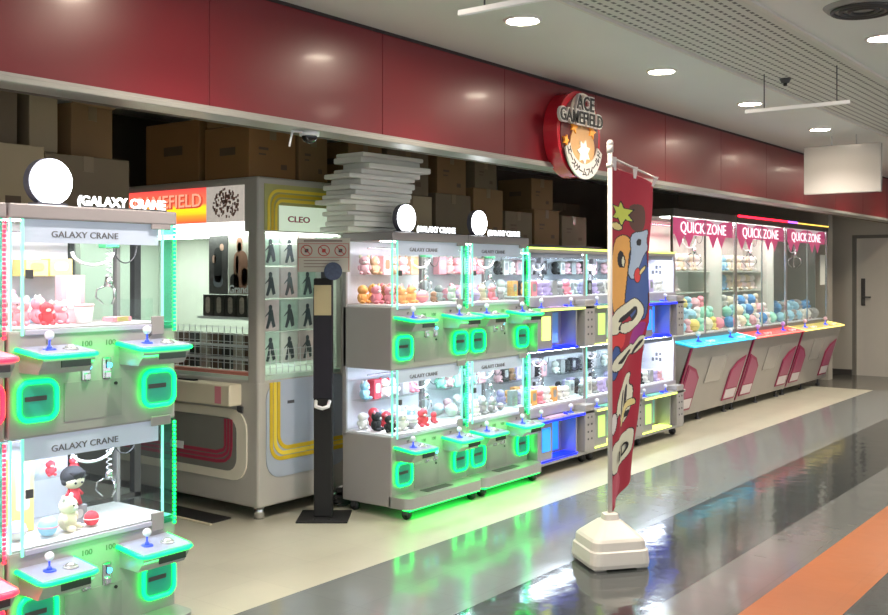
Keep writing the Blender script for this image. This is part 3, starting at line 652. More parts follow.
def gradient_red():
    m = bpy.data.materials.new('lit_header_print'); m.use_nodes = True
    nt = m.node_tree; N = nt.nodes; L = nt.links; bb = N['Principled BSDF']
    g = N.new('ShaderNodeTexCoord'); sp = N.new('ShaderNodeSeparateXYZ'); L.new(g.outputs['Object'], sp.inputs[0])
    mr = N.new('ShaderNodeMapRange'); mr.inputs[1].default_value = 1.93; mr.inputs[2].default_value = 2.165; L.new(sp.outputs['Z'], mr.inputs[0])
    r = N.new('ShaderNodeValToRGB'); e = r.color_ramp.elements
    e[0].position = 0; e[0].color = (0.85, 0.10, 0.05, 1); e[1].position = 0.2; e[1].color = (0.95, 0.35, 0.03, 1)
    for p, c_ in ((0.32, (1, 0.7, 0.02, 1)), (0.45, (1, 0.7, 0.02, 1)), (0.55, (0.95, 0.18, 0.08, 1)), (1.0, (0.85, 0.08, 0.07, 1))):
        k = e.new(p); k.color = c_
    L.new(mr.outputs[0], r.inputs[0]); L.new(r.outputs[0], bb.inputs['Base Color']); L.new(r.outputs[0], bb.inputs['Emission Color'])
    bb.inputs['Emission Strength'].default_value = 0.8
    return m
hp = MB().box(-0.006, 0.002, 0.50, 1.65, 1.93, 2.165).build('header_print', gradient_red(), t)
text('lettering', 'GAMEFIELD', 0.125, mat('header_letters', (0.6, 0.10, 0.06), 0.4, emit=0.35, ecol=(1, 0.15, 0.08)), hp, (-0.009, 0.53, 2.035), face='left', ext=0.003, bold=0.005, sx=1.15, align='RIGHT')
text('lettering', 'GAMEFIELD', 0.125, mat('header_letters_pale', (0.95, 0.5, 0.35), 0.4, emit=0.6, ecol=(1, 0.45, 0.3)), hp, (-0.0125, 0.54, 2.041), face='left', ext=0.001, bold=0.001, sx=1.15, align='RIGHT')
hp2 = MB().box(-0.006, 0.002, 0.13, 0.50, 1.93, 2.165).build('header_picture', mat('pale_picture', (0.6, 0.52, 0.45), 0.5, emit=0.25, ecol=(1, 0.9, 0.8), vary=0.2, scale=30), t)
bb = MB(); rnd = random.Random(3)
for i in range(120):
    a = rnd.random()*2*PI; r = rnd.random()**0.6*0.10
    cy, cz, s_ = 0.30+1.4*r*math.cos(a), 2.05+0.95*r*math.sin(a), rnd.uniform(0.003, 0.009)
    bb.box(-0.0075-0.0003*i/46, -0.006, cy-s_, cy+s_, cz-s_*1.3, cz+s_*1.3)
bb.build('picture_figures', mat('picture_brown', (0.30, 0.17, 0.13), 0.5, vary=0.6, scale=60), hp2)
MB().box(-0.006, 0.002, 0.13, 1.65, 1.862, 1.928).build('header_light', mat('soft_white_light', (1, 1, 1), 0.4, emit=1.1), t)
# side header
def ushape(name, xs, z0, z1, m, parent, y, wdt, rad, flip=False, n=8, th=0.004):
    """L-shaped rounded stripe on the side facing the corridor: down then right (or up then right)"""
    xa, xb = xs; P = []
    s = -1 if not flip else 1
    zc, ze = (z0, z1)
    P.append((xa, ze)); 
    for k in range(n+1):
        a = PI/2*k/n
        P.append((xa+rad-rad*math.cos(a), zc-s*0+(rad-rad*math.sin(a))*(1 if s == -1 else -1)))
    P.append((xb, zc))
    O = []
    for i, p in enumerate(P):
        q0 = P[max(0, i-1)]; q1 = P[min(len(P)-1, i+1)]
        tx, tz = q1[0]-q0[0], q1[1]-q0[1]; l = math.hypot(tx, tz); O.append((p, (-tz/l, tx/l)))
    bmm = MB()
    for i in range(len(O)-1):
        (p, n1), (q, n2) = O[i], O[i+1]; h = wdt/2
        bmm.prism([(p[0]-n1[0]*h, y, p[1]-n1[1]*h), (p[0]+n1[0]*h, y, p[1]+n1[1]*h), (q[0]+n2[0]*h, y, q[1]+n2[1]*h), (q[0]-n2[0]*h, y, q[1]-n2[1]*h)], (0, -th, 0))
    return bmm.build(name, m, parent)
YS = mat('yellow_stripe', (0.66, 0.46, 0.02), 0.4); YS2 = mat('yellow_stripe_light', (0.85, 0.66, 0.06), 0.4)
sp_ = MB().box(0.05, D2-0.02, -0.004, 0.002, 1.87, 2.17).build('side_header_print', mat('side_header_olive', (0.42, 0.41, 0.16), 0.5, vary=0.15), t)
for i, (o_, mm) in enumerate(((0.0, YS2), (0.032, YS), (0.064, YS2))):
    ushape('stripe', (0.085+o_, D2-0.05), 2.13-o_, 1.87, mm, sp_, -0.004, 0.02, 0.09-o_*0.5, flip=True)
wp = MB().box(0.175, D2-0.05, -0.007, -0.004, 1.87, 2.035).build('side_sign', mat('mint_sign', (0.65, 0.78, 0.62), 0.5, emit=0.25, ecol=(0.85, 1, 0.8)), sp_)
text('lettering', 'CLEO', 0.055, mat('maroon_ink', (0.35, 0.05, 0.08), 0.5), t, (0.25, -0.008, 1.93), ext=0.002, bold=0.001, sx=1.5)
# lower side panel
MB().prism([(p[0], -0.001, p[1]) for p in rr(0.445, 0.58, 0.76, 0.63, 0.12)], (0, -0.006, 0)).build('side_panel', mat('pale_blue_panel', (0.40, 0.45, 0.52), 0.35, vary=0.06), t)
for i, mm in enumerate((YS, YS2, YS)):
    ushape('stripe', (0.105+0.032*i, D2-0.04), 0.385+0.032*i, 0.885, mm, t, -0.007, 0.026, 0.09)
MB().box(0.25, 0.31, -0.009, -0.006, 0.735, 0.755).build('side_sticker', DARK, t)
# front (facing the left): tray, framed window with stripes
MB().box(-0.10, 0.01, 0.16, 1.60, 0.735, 0.875, 0.012, 3).build('front_tray', CREAM, t)
MB().box(-0.103, -0.10, 0.24, 0.30, 0.75, 0.86).build('tray_sticker', mat('pink_sticker', (0.7, 0.25, 0.3), 0.5), t)
MB().box(-0.07, -0.03, 0.55, 0.72, 0.875, 0.885, 0.003, 1).build('tray_buttons', BLACK, t)
def rrY(cy, cz, wy, wz, r): return [(p[0], p[1]) for p in rr(cy, cz, wy, wz, r)]
fr = MB().prism([(-0.001, p[0], p[1]) for p in rrY(0.85, 0.475, 1.50, 0.46, 0.13)], (-0.012, 0, 0)).build('door_frame', mat('warm_white_frame', (0.75, 0.70, 0.58), 0.4), t)
pw = MB().prism([(-0.0135, p[0], p[1]) for p in rrY(0.87, 0.475, 1.36, 0.345, 0.09)], (-0.004, 0, 0)).build('prize_window', mat('grey_window', (0.20, 0.20, 0.18), 0.15), fr)
MG = mat('maroon_stripe', (0.36, 0.03, 0.07), 0.4)
for i in range(3):
    o_ = 0.03*i
    pts = [(0.235+o_, 0.64), (0.235+o_, 0.46), (0.25+o_, 0.40+o_*0.6), (0.30+o_*0.8, 0.365+o_), (0.38, 0.355+o_), (1.5, 0.355+o_)]
    bmx = MB()
    for (a0, c0), (a1, c1) in zip(pts[:-1], pts[1:]):
        l = math.hypot(a1-a0, c1-c0); nx, nz = -(c1-c0)/l*0.011, (a1-a0)/l*0.011
        bmx.prism([(-0.0178, a0-nx, c0-nz), (-0.0178, a0+nx, c0+nz), (-0.0178, a1+nx, c1+nz), (-0.0178, a1-nx, c1-nz)], (-0.002, 0, 0))
    bmx.build('stripe', MG, pw)
MB().box(-0.0205, -0.0178, 0.72, 0.86, 0.40, 0.45).build('sticker', WHITE, pw)
MB().box(-0.012, 0.0, 0.14, 0.19, 0.69, 0.73).build('lock_plate', DARK, t)
for cx, cy in ((0.08, 0.08), (D2-0.08, 0.08), (0.08, W2-0.08), (D2-0.08, W2-0.08)):
    MB().cyl((cx, cy, 0.0), (cx, cy, 0.09), 0.035, n=18).build('levelling_foot', CHROME, t, True)
# white wire grid inside
gm = MB()
for i in range(26):
    y = 0.16+0.06*i
    gm.box(0.06, 0.064, y-0.002, y+0.002, 0.95, 1.24)
for j in range(7): gm.box(0.060, 0.064, 0.14, W2-0.1, 0.95+0.047*j-0.002, 0.95+0.047*j+0.002)
gm.build('wire_grid', WHITE, t)
gm = MB()
for i in range(12): gm.box(0.14+0.055*i, 0.143+0.055*i, 0.04, 0.044, 0.93, 1.10)
for j in range(5): gm.box(0.12, D2-0.08, 0.040, 0.044, 0.93+0.04*j, 0.933+0.04*j)
gm.build('wire_grid', WHITE, t)
MB().box(0.03, 0.10, 0.12, W2-0.08, 0.925, 0.945).build('red_rail', mat('salmon_rail', (0.75, 0.25, 0.2), 0.4), t)
BX, BY = 4.42, 4.84
# posters and boxed figures in the big machine
def picture(name, x, y0, y1, z0, z1, bgc, figs, label, cat, words=None):
    """flat print facing -X in world coords"""
    p = thing(name, label, cat, (x, (y0+y1)/2, z0))
    hw = (y1-y0)/2; h = z1-z0
    MB().box(0, 0.006, -hw, hw, 0, h).build('print', bgc, p)
    for (fy, fz, fw, fh, m) in figs:
        MB().prism([(-0.001, q[0], q[1]) for q in rr(fy*hw*2-hw, fz*h, fw*hw*2, fh*h, min(fw*hw*2, fh*h)*0.45)], (-0.001, 0, 0)).build('printed_figure', m, p)
    if words: text('lettering', words, 0.075, WHITE, p, (-0.004, hw*0.95, 0.01), face='left', ext=0.001, bold=0.002)
    return p
PB = mat('print_brown', (0.30, 0.15, 0.10), 0.5); PK = mat('print_dark', (0.03, 0.03, 0.03), 0.5); PSK = mat('print_tan', (0.65, 0.42, 0.32), 0.5)
PALE = mat('print_pale', (0.50, 0.48, 0.42), 0.5)
picture('poster', BX+0.10, 5.25, 5.44, 1.45, 1.845, mat('poster_grey', (0.09, 0.085, 0.085), 0.5, vary=0.5, scale=25), [(0.5, 0.50, 0.40, 0.6, PK), (0.3, 0.8, 0.2, 0.12, PSK), (0.7, 0.6, 0.2, 0.14, PSK), (0.5, 0.22, 0.5, 0.2, mat('print_grey_blue', (0.2, 0.22, 0.25), 0.5))], 'dark poster of printed figures in the left window of the big grey machine', 'poster')
picture('poster', BX+0.10, 5.02, 5.24, 1.45, 1.845, PALE, [(0.45, 0.38, 0.62, 0.72, PB), (0.5, 0.84, 0.26, 0.24, PB), (0.5, 0.80, 0.17, 0.16, PSK), (0.28, 0.3, 0.26, 0.30, PSK), (0.72, 0.2, 0.4, 0.3, PK), (0.6, 0.5, 0.12, 0.3, PSK)], 'pale poster with a brown-coated printed figure beside the dark poster', 'poster', 'Grandista')
for i in range(4):
    y1 = 5.53-0.115*i
    q = thing('figure_box', 'dark figure box on the inner shelf under the posters', 'box', (BX+0.12, y1-0.055, 1.30), group='dark figure boxes on the shelf under the posters')
    MB().box(0, 0.08, -0.05, 0.05, 0, 0.145).build('carton', mat('dark_carton', (0.05, 0.045, 0.04), 0.4, vary=0.5, scale=30), q)
    MB().prism([(-0.001, p[0], p[1]) for p in rr(0, 0.075, 0.045, 0.11, 0.02)], (-0.001, 0, 0)).build('printed_figure', mat('box_figure', (0.45, 0.38, 0.32), 0.4, vary=0.6, scale=50), q)
MB().box(0.10, 0.24, 0.14, 0.72, 1.282, 1.298).build('inner_shelf', WHITE, t)
rnd = random.Random(5)
for r in range(3):
    for i in range(11):
        q = MB().box(0, 0.06, -0.045, 0.045, 0, 0.068, 0.003, 1).build('figure_box', mat('small_carton_%d' % (i % 3), ((0.12, 0.07, 0.05), (0.5, 0.45, 0.38), (0.05, 0.05, 0.05))[i % 3], 0.5, vary=0.5, scale=40))
        q.location = (BX+0.12, 5.06+0.115*i, 0.945+0.085*r)
        tag(q, 'small %s carton stacked behind the white wire grid' % ('brown', 'pale', 'black')[i % 3], 'box', 'small cartons behind the wire grid')
for r in range(2):
    MB().box(0.08, 0.20, 0.14, W2-0.2, 1.013+0.085*r+0.001, 1.028+0.085*r).build('inner_shelf', WHITE, t)
# figure cards hung on the side window
CM = [mat('card_mint', (0.55, 0.72, 0.62), 0.5, vary=0.2, scale=20), mat('card_white', (0.75, 0.76, 0.72), 0.5, vary=0.1, scale=20), mat('card_rose', (0.72, 0.60, 0.60), 0.5, vary=0.15, scale=20)]
FD = mat('card_figure_dark', (0.06, 0.08, 0.09), 0.5, vary=0.5, scale=60)
rows = ['top', 'second', 'third', 'bottom']
for r in range(4):
    for cidx in range(4):
        q = thing('figure_box', '%s-row boxed figure with dark printed character, column %s in the side window' % (rows[r], ('nearest the corner post', 'next to the corner column', 'behind the notice board', 'beside the green crane'))[0:1][0] if False else
                  'pale boxed figure in the %s row of the side window, %s' % (rows[r], ('next to the corner post', 'second from the corner post', 'behind the black stand', 'right of the black stand')[cidx]),
                  'box', (BX+0.085+0.170*cidx, BY+0.06, 1.643-0.215*r), group='boxed figures lined in the side window')
        MB().box(0, 0.155, 0, 0.07, 0, 0.205, 0.002, 1).build('carton', CM[(r+cidx) % 3], q)
        fg = MB()
        rd = random.Random(r*7+cidx)
        fg.prism([(p[0], -0.001, p[1]) for p in rr(0.075, 0.155, 0.03, 0.035, 0.014)], (0, -0.001, 0))
        fg.prism([(0.06, -0.001, 0.14), (0.095, -0.001, 0.14), (0.105+0.01*rd.random(), -0.001, 0.08), (0.12, -0.001, 0.03), (0.095, -0.001, 0.02), (0.08, -0.001, 0.07), (0.055, -0.001, 0.015), (0.035, -0.001, 0.02), (0.055, -0.001, 0.085)], (0, -0.001, 0))
        fg.prism([(0.06, -0.001, 0.13), (0.03, -0.001, 0.10), (0.025, -0.001, 0.09), (0.06, -0.001, 0.115)], (0, -0.001, 0))
        fg.build('printed_figure', FD, q)
for r in range(3): MB().box(0.12, D2-0.065, 0.055, 0.14, 1.641-0.215*r-0.006, 1.641-0.215*r+0.001).build('inner_shelf', GLASS, t)
MB().box(0.12, D2-0.065, 0.055, 0.14, 1.641-0.645-0.006, 1.641-0.645+0.001).build('inner_shelf', GLASS, t)

# ------------------------------------------------------------------ black stand with notice
F = Vector((0.797, 0.604, 0)); RZ = TH-PI/2
cxs, cys = 4.775, 4.60
t = thing('notice_stand', 'black post stand with a white no-entry-type notice board at its top', 'stand', (cxs, cys, 0), RZ)
MB().box(-0.165, 0.165, -0.16, 0.16, 0, 0.012, 0.002, 1).build('base_plate', mat('stand_black', (0.006, 0.006, 0.007), 0.7), t)
po = MB().box(-0.065, 0.055, -0.04, 0.04, 0.012, 1.56, 0.006, 1).build('post', mat('stand_black', None), t)
for bx in (-0.05, 0.045): MB().cyl((bx, -0.12, 0.012), (bx, -0.12, 0.018), 0.008, n=8).build('bolt', CHROME, t)
MB().box(-0.067, 0.057, -0.048, -0.04, 0.78, 1.5, 0.003, 1).build('post_cover', mat('navy_black', (0.006, 0.005, 0.014), 0.7), t)
MB().box(-0.060, 0.050, -0.054, -0.048, 1.32, 1.515).build('beige_card', mat('card_beige', (0.45, 0.38, 0.22), 0.5), t)
text('lettering', '.', 0.02, DARK, t, (-0.045, -0.055, 1.48), ext=0.0005)
MB().tube([(-0.05, -0.05, 0.765), (-0.045, -0.09, 0.735), (0.0, -0.11, 0.725), (0.035, -0.09, 0.735), (0.04, -0.05, 0.765)], 0.012).build('drip_tray', WHITE, t, True)
nb = MB().box(-0.175, 0.170, -0.030, -0.022, 1.60, 1.82, 0.002, 1).build('notice_board', mat('notice_paper', (0.62, 0.58, 0.50), 0.5), t)
MB().box(-0.02, 0.015, -0.02, 0.0, 1.5, 1.78).build('board_bracket', DARK, t)
REDI = mat('red_ink', (0.55, 0.06, 0.05), 0.5)
MB().box(-0.168, 0.163, -0.0315, -0.030, 1.694, 1.697).box(-0.168, 0.163, -0.0315, -0.030, 1.782, 1.785).box(-0.168, -0.165, -0.0315, -0.030, 1.61, 1.785).box(0.160, 0.163, -0.0315, -0.030, 1.61, 1.785).build('red_border', REDI, nb)
for i, bx in enumerate((-0.112, 0.0, 0.108)):
    pc = MB().tube([(bx+0.036*math.cos(a*PI/12), -0.032, 1.739+0.034*math.sin(a*PI/12)) for a in range(24)], 0.0028, 6, True).cyl((bx-0.024, -0.032, 1.764), (bx+0.024, -0.032, 1.714), 0.0026, n=6).build('prohibition_mark', REDI, nb)
    MB().box(bx-0.012, bx+0.012, -0.032, -0.030, 1.727, 1.75).build('pictogram', DARK if i != 1 else REDI, pc)
for k, (a, bb2) in enumerate(((-0.13, 0.10), (-0.13, 0.06), (-0.13, 0.09))):
    MB().box(a, bb2, -0.0312, -0.030, 1.672-0.02*k, 1.676-0.02*k).build('printed_line', mat('print_brown_line', (0.2, 0.12, 0.1), 0.5), nb)
MB().box(-0.13, 0.12, -0.0312, -0.030, 1.797, 1.806).build('printed_line', mat('print_brown_line', None), nb)
MB().cyl((0.062, -0.055, 1.605), (0.062, -0.035, 1.605), 0.058, n=36).build('round_badge', mat('badge_blue', (0.05, 0.07, 0.14), 0.4, vary=0.5, scale=60), t)
# cables beside the stand
cb = MB(); rd = random.Random(2)
for k in range(6):
    P = []; cx0, cy0 = 5.10, 4.742
    for i in range(26):
        a = i*0.55+k; P.append((cx0+0.07*math.cos(a)*(1+0.3*math.sin(a*1.7+k)), cy0+0.035*math.sin(a), 0.012+0.012*k+0.006*math.sin(i*0.9)))
    cb.tube(P, 0.005, 6)
cb.tube([(5.03, 4.742, 0.02), (4.98, 4.78, 0.10), (4.965, 4.80, 0.25), (4.96, 4.81, 0.4), (4.965, 4.81, 0.8), (4.965, 4.81, 1.1)], 0.005, 6)
tag(cb.build('power_cable', BLACK, None, True), 'coil of black power cable on the floor right of the black stand', 'cable')
pt = thing('power_adapter', 'small black power adapter lying on the cable coil by the stand', 'adapter', (5.09, 4.742, 0.096))
MB().box(-0.05, 0.05, -0.025, 0.025, 0, 0.035, 0.006, 2, Matrix.Rotation(0.4, 4, 'Z')).build('housing', BLACK, pt)
MB().box(-0.03, 0.03, -0.012, 0.012, 0.035, 0.037, 0, 1, Matrix.Rotation(0.4, 4, 'Z')).build('label_plate', WHITE, pt)
fc = MB().box(4.20, 4.38, 5.05, 6.3, 0.002, 0.012, 0.003, 1).build('floor_plate', BLACK)
tag(fc, 'flat black plate on the floor in front of the big grey machine', 'floor plate')
MB().box(4.18, 4.20, 5.02, 6.3, 0.002, 0.010).build('edge_strip', CREAM, fc)

# ------------------------------------------------------------------ banner flag
t = thing('banner_flag', 'tall red printed banner on a white pole with water base, in the corridor', 'banner', (4.99, 2.636, 0))
PO = (0.0, 0.0)
MB().cyl((0, 0, 0.16), (0, 0, 2.28), 0.013, n=16).cyl((0, 0, 2.26), (0, 0, 2.30), 0.018, n=16).ball((0, 0, 2.31), 0.02).cyl((0, 0, 2.18), (0, 0, 2.20), 0.02, n=16).build('pole', mat('pole_white', (0.62, 0.58, 0.54), 0.35), t, True)
arm0 = Vector((0.0, 0.0, 2.235)); arm1 = Vector((0.66, 0.03, 2.165))
MB().cyl(arm0, arm1, 0.006, n=10).build('cross_arm', mat('pole_white', None), t, True)
BT, BBt = 2.19, 0.27
def cloth(u, v, off=0.0):
    """u 0..1 from the pole outwards, v 0..1 from top to bottom"""
    z = BT - (BT-BBt)*v - 0.05*u*(1-v) + 0.06*u*v
    ang = math.radians(5 + 3*min(1, v/0.47) + 10.5*max(0.0, (v-0.47)/0.53)**0.7)
    wd = 0.655
    x = 0.018+wd*u*math.cos(ang); y = wd*u*math.sin(ang)
    amp = 0.012+0.004*v
    y += amp*math.sin(u*7+v*5)*min(1, u*4)+0.006*u*math.sin(v*19+u*3)
    nx, ny = math.sin(ang), -math.cos(ang)
    return Vector((x+nx*off, y+ny*off, z))
NU, NV = 100, 380
VCOL = {}
def inpoly(x, y, P):
    c = False; j = len(P)-1
    for i in range(len(P)):
        if (P[i][1] > y) != (P[j][1] > y) and x < (P[j][0]-P[i][0])*(y-P[i][1])/(P[j][1]-P[i][1])+P[i][0]: c = not c
        j = i
    return c
# printed shapes in (u, v), listed from back to front
def uv(px, py):      # print layout drawn on a 44 x 330 sheet
    return (px/44.0, py/335.0)
def S(pts): return [uv(*p) for p in pts]
def stroke(pts, wd):
    P = [];Q = []
    for i, p in enumerate(pts):
        a = pts[max(0, i-1)]; b_ = pts[min(len(pts)-1, i+1)]; tx, ty = b_[0]-a[0], b_[1]-a[1]; l = math.hypot(tx, ty)
        P.append((p[0]-ty/l*wd, p[1]+tx/l*wd)); Q.append((p[0]+ty/l*wd, p[1]-tx/l*wd))
    return S(P+Q[::-1])
def star2(cx, cy, r, q=0.5, n=6): return S([(cx+(r if k % 2 == 0 else r*q)*math.sin(PI*k/n), cy-(r if k % 2 == 0 else r*q)*1.1*math.cos(PI*k/n)) for k in range(2*n)])
def ell(cx, cy, a, b_): return S([(cx+a*math.cos(2*PI*k/20), cy+b_*math.sin(2*PI*k/20)) for k in range(20)])
shapes = [
 (3, S([(0, 75), (14, 62), (22, 75), (18, 110), (12, 150), (0, 145)])),
 (5, S([(18, 70), (44, 65), (44, 150), (34, 155), (20, 150), (12, 140), (16, 105)])),
 (4, S([(17, 62), (30, 58), (42, 52), (40, 66), (44, 74), (38, 82), (30, 98), (22, 112), (15, 105), (19, 85)])),
 (8, S([(24, 68), (30, 66), (31, 72), (25, 74)])),
 (2, S([(16, 36), (22, 30), (33, 30), (35, 50), (28, 60), (17, 58)])),
 (1, star2(11, 44, 12)),
 (9, ell(6, 58, 6, 4)), (8, ell(10, 90, 2.5, 8)), (10, ell(12, 92, 1.5, 6)),
 (6, ell(29, 105, 6, 8)), (9, S([(32, 100), (42, 92), (41, 98), (33, 106)])),
 (7, S([(20, 165), (44, 150), (38, 185), (22, 190)])), (6, S([(0, 140), (12, 152), (14, 176), (0, 185)])), (5, S([(12, 130), (42, 128), (40, 152), (24, 160)])),
 (5, S([(0, 178), (10, 175), (8, 205), (0, 212)])),
 (10, stroke([(3, 165), (4, 150), (14, 140), (26, 132), (36, 140), (32, 152), (20, 158), (8, 160)], 5.5)),
 (8, stroke([(8, 152), (18, 144), (28, 138), (30, 145), (20, 152)], 1.8)),
 (10, stroke([(2, 200), (14, 186), (26, 182), (34, 186), (44, 172)], 6)),
 (8, stroke([(8, 194), (18, 186), (26, 184)], 1.7)), (8, stroke([(30, 190), (42, 176)], 1.5)),
 (10, S([(3, 262), (10, 214), (34, 206), (30, 222), (38, 226), (32, 258), (16, 262), (10, 240)])), (8, S([(14, 225), (20, 223), (18, 250), (13, 250)])), (8, S([(24, 222), (29, 221), (27, 246), (22, 247)])),
 (11, S([(0, 240), (8, 243), (6, 258), (0, 264)])),
 (9, S([(14, 258), (24, 240), (38, 238), (40, 248), (28, 246), (24, 256), (18, 264)])), (8, S([(24, 250), (34, 250), (27, 258)])),
 (10, S([(0, 272), (10, 270), (22, 272), (38, 270), (41, 285), (38, 300), (20, 304), (6, 302), (0, 300)])),
 (12, S([(0, 300), (14, 304), (24, 316), (22, 335), (0, 335)])),
]
bm = bmesh.new(); grid = [[bm.verts.new(cloth(i/NU, j/NV)) for i in range(NU+1)] for j in range(NV+1)]
def chaikin(P, n=2):
    for _ in range(n):
        Q = []
        for i in range(len(P)):
            a, b_ = P[i], P[(i+1) % len(P)]
            Q += [(0.75*a[0]+0.25*b_[0], 0.75*a[1]+0.25*b_[1]), (0.25*a[0]+0.75*b_[0], 0.25*a[1]+0.75*b_[1])]
        P = Q
    return P
shapes = [(mi, P if mi == 1 else chaikin(P)) for mi, P in shapes]
boxes_ = [(mi, P, min(p[0] for p in P), max(p[0] for p in P), min(p[1] for p in P), max(p[1] for p in P)) for mi, P in shapes]
MI = [[0]*NU for _ in range(NV)]
for j in range(NV):
    for i in range(NU):
        u, v = (i+.5)/NU, (j+.5)/NV
        for mi, P, a, b_, c_, d_ in boxes_:
            if a <= u <= b_ and c_ <= v <= d_ and inpoly(u, v, P): MI[j][i] = mi
OUTS = {1, 3, 4, 5, 9, 10, 11}
for j in range(NV):
    for i in range(NU):
        f = bm.faces.new((grid[j][i], grid[j][i+1], grid[j+1][i+1], grid[j+1][i]))
        m0 = MI[j][i]; edge = False
        for dj, di in ((0, 1), (1, 0), (0, 2), (1, 1)):
            jj, ii = min(NV-1, j+dj), min(NU-1, i+di)
            if MI[jj][ii] != m0 and (m0 in OUTS or MI[jj][ii] in OUTS): edge = True
        f.material_index = 8 if edge else m0
        f.smooth = True
me = bpy.data.meshes.new('cloth'); bm.to_mesh(me); bm.free()
for nm, c_ in (('flag_red', (0.36, 0.012, 0.035)), ('flag_lime', (0.55, 0.62, 0.10)), ('flag_brown', (0.10, 0.045, 0.035)), ('flag_orange', (0.75, 0.38, 0.10)), ('flag_pale_blue', (0.38, 0.48, 0.62)),
               ('flag_blue', (0.05, 0.10, 0.30)), ('flag_scarlet', (0.62, 0.05, 0.05)), ('flag_purple', (0.32, 0.03, 0.25)), ('flag_black', (0.015, 0.015, 0.02)), ('flag_yellow', (0.7, 0.6, 0.25)),
               ('flag_cream', (0.68, 0.68, 0.52)), ('flag_white', (0.65, 0.63, 0.6)), ('flag_pink', (0.5, 0.08, 0.12))):
    me.materials.append(mat(nm, c_, 0.75, vary=0.05, scale=30))
fl = bpy.data.objects.new('cloth', me); COL.objects.link(fl); fl.parent = t
so = fl.modifiers.new('thick', 'SOLIDIFY'); so.thickness = 0.002
def fmap(co, u0=0.16, v0=0.875):
    return cloth(u0+co.x/0.62, v0-co.y/(BT-BBt), 0.009+abs(co.z))
text('lettering', 'LD', 0.095, mat('flag_black', None), fl, None, ext=0.0005, bold=0.0015, sx=3.0, fn=fmap)
for k, u in enumerate((0.06, 0.5, 0.97)):
    a = arm0.lerp(arm1, u); c_ = cloth(min(u, 0.985), 0.012, 0.004)
    MB().prism([(a.x-0.03, a.y-0.006, a.z+0.008), (a.x+0.03, a.y-0.006, a.z+0.008), (c_.x+0.012, c_.y-0.004, c_.z), (c_.x-0.012, c_.y-0.004, c_.z)], (0, 0.004, 0)).build('hanging_loop', mat('loop_white', (0.65, 0.6, 0.6), 0.6), t)
# water-filled base
bs = MB()
def sqr(h, z, r):  # rounded square ring
    return [(p[0]*0.80, p[1]*0.80, z) for p in rr(0, 0, h*2, h*2, r, 5)]
b = bmesh.new(); prof = [(0.212, 0.0, 0.07), (0.218, 0.02, 0.07), (0.210, 0.085, 0.07), (0.198, 0.092, 0.065), (0.192, 0.135, 0.06), (0.178, 0.150, 0.06), (0.075, 0.222, 0.03), (0.055, 0.228, 0.03), (0.050, 0.258, 0.03), (0.025, 0.264, 0.015)]
ringv = []
for (h, z, r) in prof:
    P = sqr(h, z, r); vs = []
    for (x, y, zz) in P:
        if z < 0.03 and (abs(x) < 0.09 or abs(y) < 0.09): zz = 0.03+z*0.2
        vs.append(b.verts.new((x, y, zz)))
    ringv.append(vs)
# add mid-edge notches: subdivide handled by separate foot blocks
for A, B in zip(ringv[:-1], ringv[1:]):
    n = len(A)
    for k in range(n): b.faces.new((A[k], A[(k+1) % n], B[(k+1) % n], B[k]))
b.faces.new(ringv[0][::-1]); b.faces.new(ringv[-1])
for v in b.verts: v.co.z += 0.012
bs._merge(b)
bo = bs.build('base', mat('base_white', (0.66, 0.62, 0.56), 0.35, vary=0.03), t, True)
for p in bo.data.polygons: p.use_smooth = False
bo.rotation_euler = (0, 0, TH-PI/2+0.25)
for sx in (-1, 1):
    for sy in (-1, 1):
        skk = MB().box(sx*0.12-0.04, sx*0.12+0.04, sy*0.12-0.04, sy*0.12+0.04, 0, 0.02, 0.01, 1).build('foot_pad', mat('base_white', None), t); skk.rotation_euler = bo.rotation_euler

# ------------------------------------------------------------------ cartons on the machines and racks
CARD = [mat('carton_brown', (0.22, 0.125, 0.05), 0.75, vary=0.08, scale=4), mat('carton_grey_brown', (0.17, 0.125, 0.075), 0.75, vary=0.08, scale=4), mat('carton_orange_brown', (0.25, 0.125, 0.04), 0.75, vary=0.08, scale=4), mat('carton_pale', (0.36, 0.28, 0.17), 0.75, vary=0.08, scale=4)]
TAPE = mat('packing_tape', (0.20, 0.14, 0.07), 0.3)
def carton(x, y, z, w_, d_, h_, ci, label, rz=0.0, marks=True, flaps=False, grp='cardboard cartons stacked over the machines'):
    q = thing('cardboard_box', label, 'box', (x, y, z), rz, grp)
    bdy = MB().box(-w_/2, w_/2, -d_/2, d_/2, 0, h_, 0.004, 1).build('carton', CARD[ci], q)
    MB().box(-w_/2-0.001, w_/2+0.001, -0.03, 0.03, h_-0.001, h_+0.001).box(-0.03, 0.03, -d_/2-0.0015, -d_/2+0.001, h_-0.08, h_).build('tape', TAPE, q)
    if marks:
        for xa_, xb_, za_, zb_ in ((-0.3, -0.1, 0.55, 0.60), (-0.3, -0.15, 0.45, 0.48), (0.17, 0.3, 0.2, 0.30)): MB().box(w_*xa_, w_*xb_, -d_/2-0.001, -d_/2, h_*za_, h_*zb_).build('printing', mat('carton_ink', (0.10, 0.06, 0.03), 0.6), bdy)
        MB().box(-w_/2-0.001, -w_/2, -d_*0.2, d_*0.15, h_*0.45, h_*0.6).build('printing', mat('carton_ink', None), bdy)
    if flaps:
        MB().box(-w_/2, w_/2, -0.002, 0.002, 0, d_*0.45, 0, 1, Matrix.Translation((0, -d_/2, h_)) @ Matrix.Rotation(1.1, 4, 'X')).build('flap', CARD[ci], q)
        MB().box(-w_/2, w_/2, -0.002, 0.002, 0, d_*0.45, 0, 1, Matrix.Translation((0, d_/2, h_)) @ Matrix.Rotation(-0.9, 4, 'X')).build('flap', CARD[ci], q)
    return q
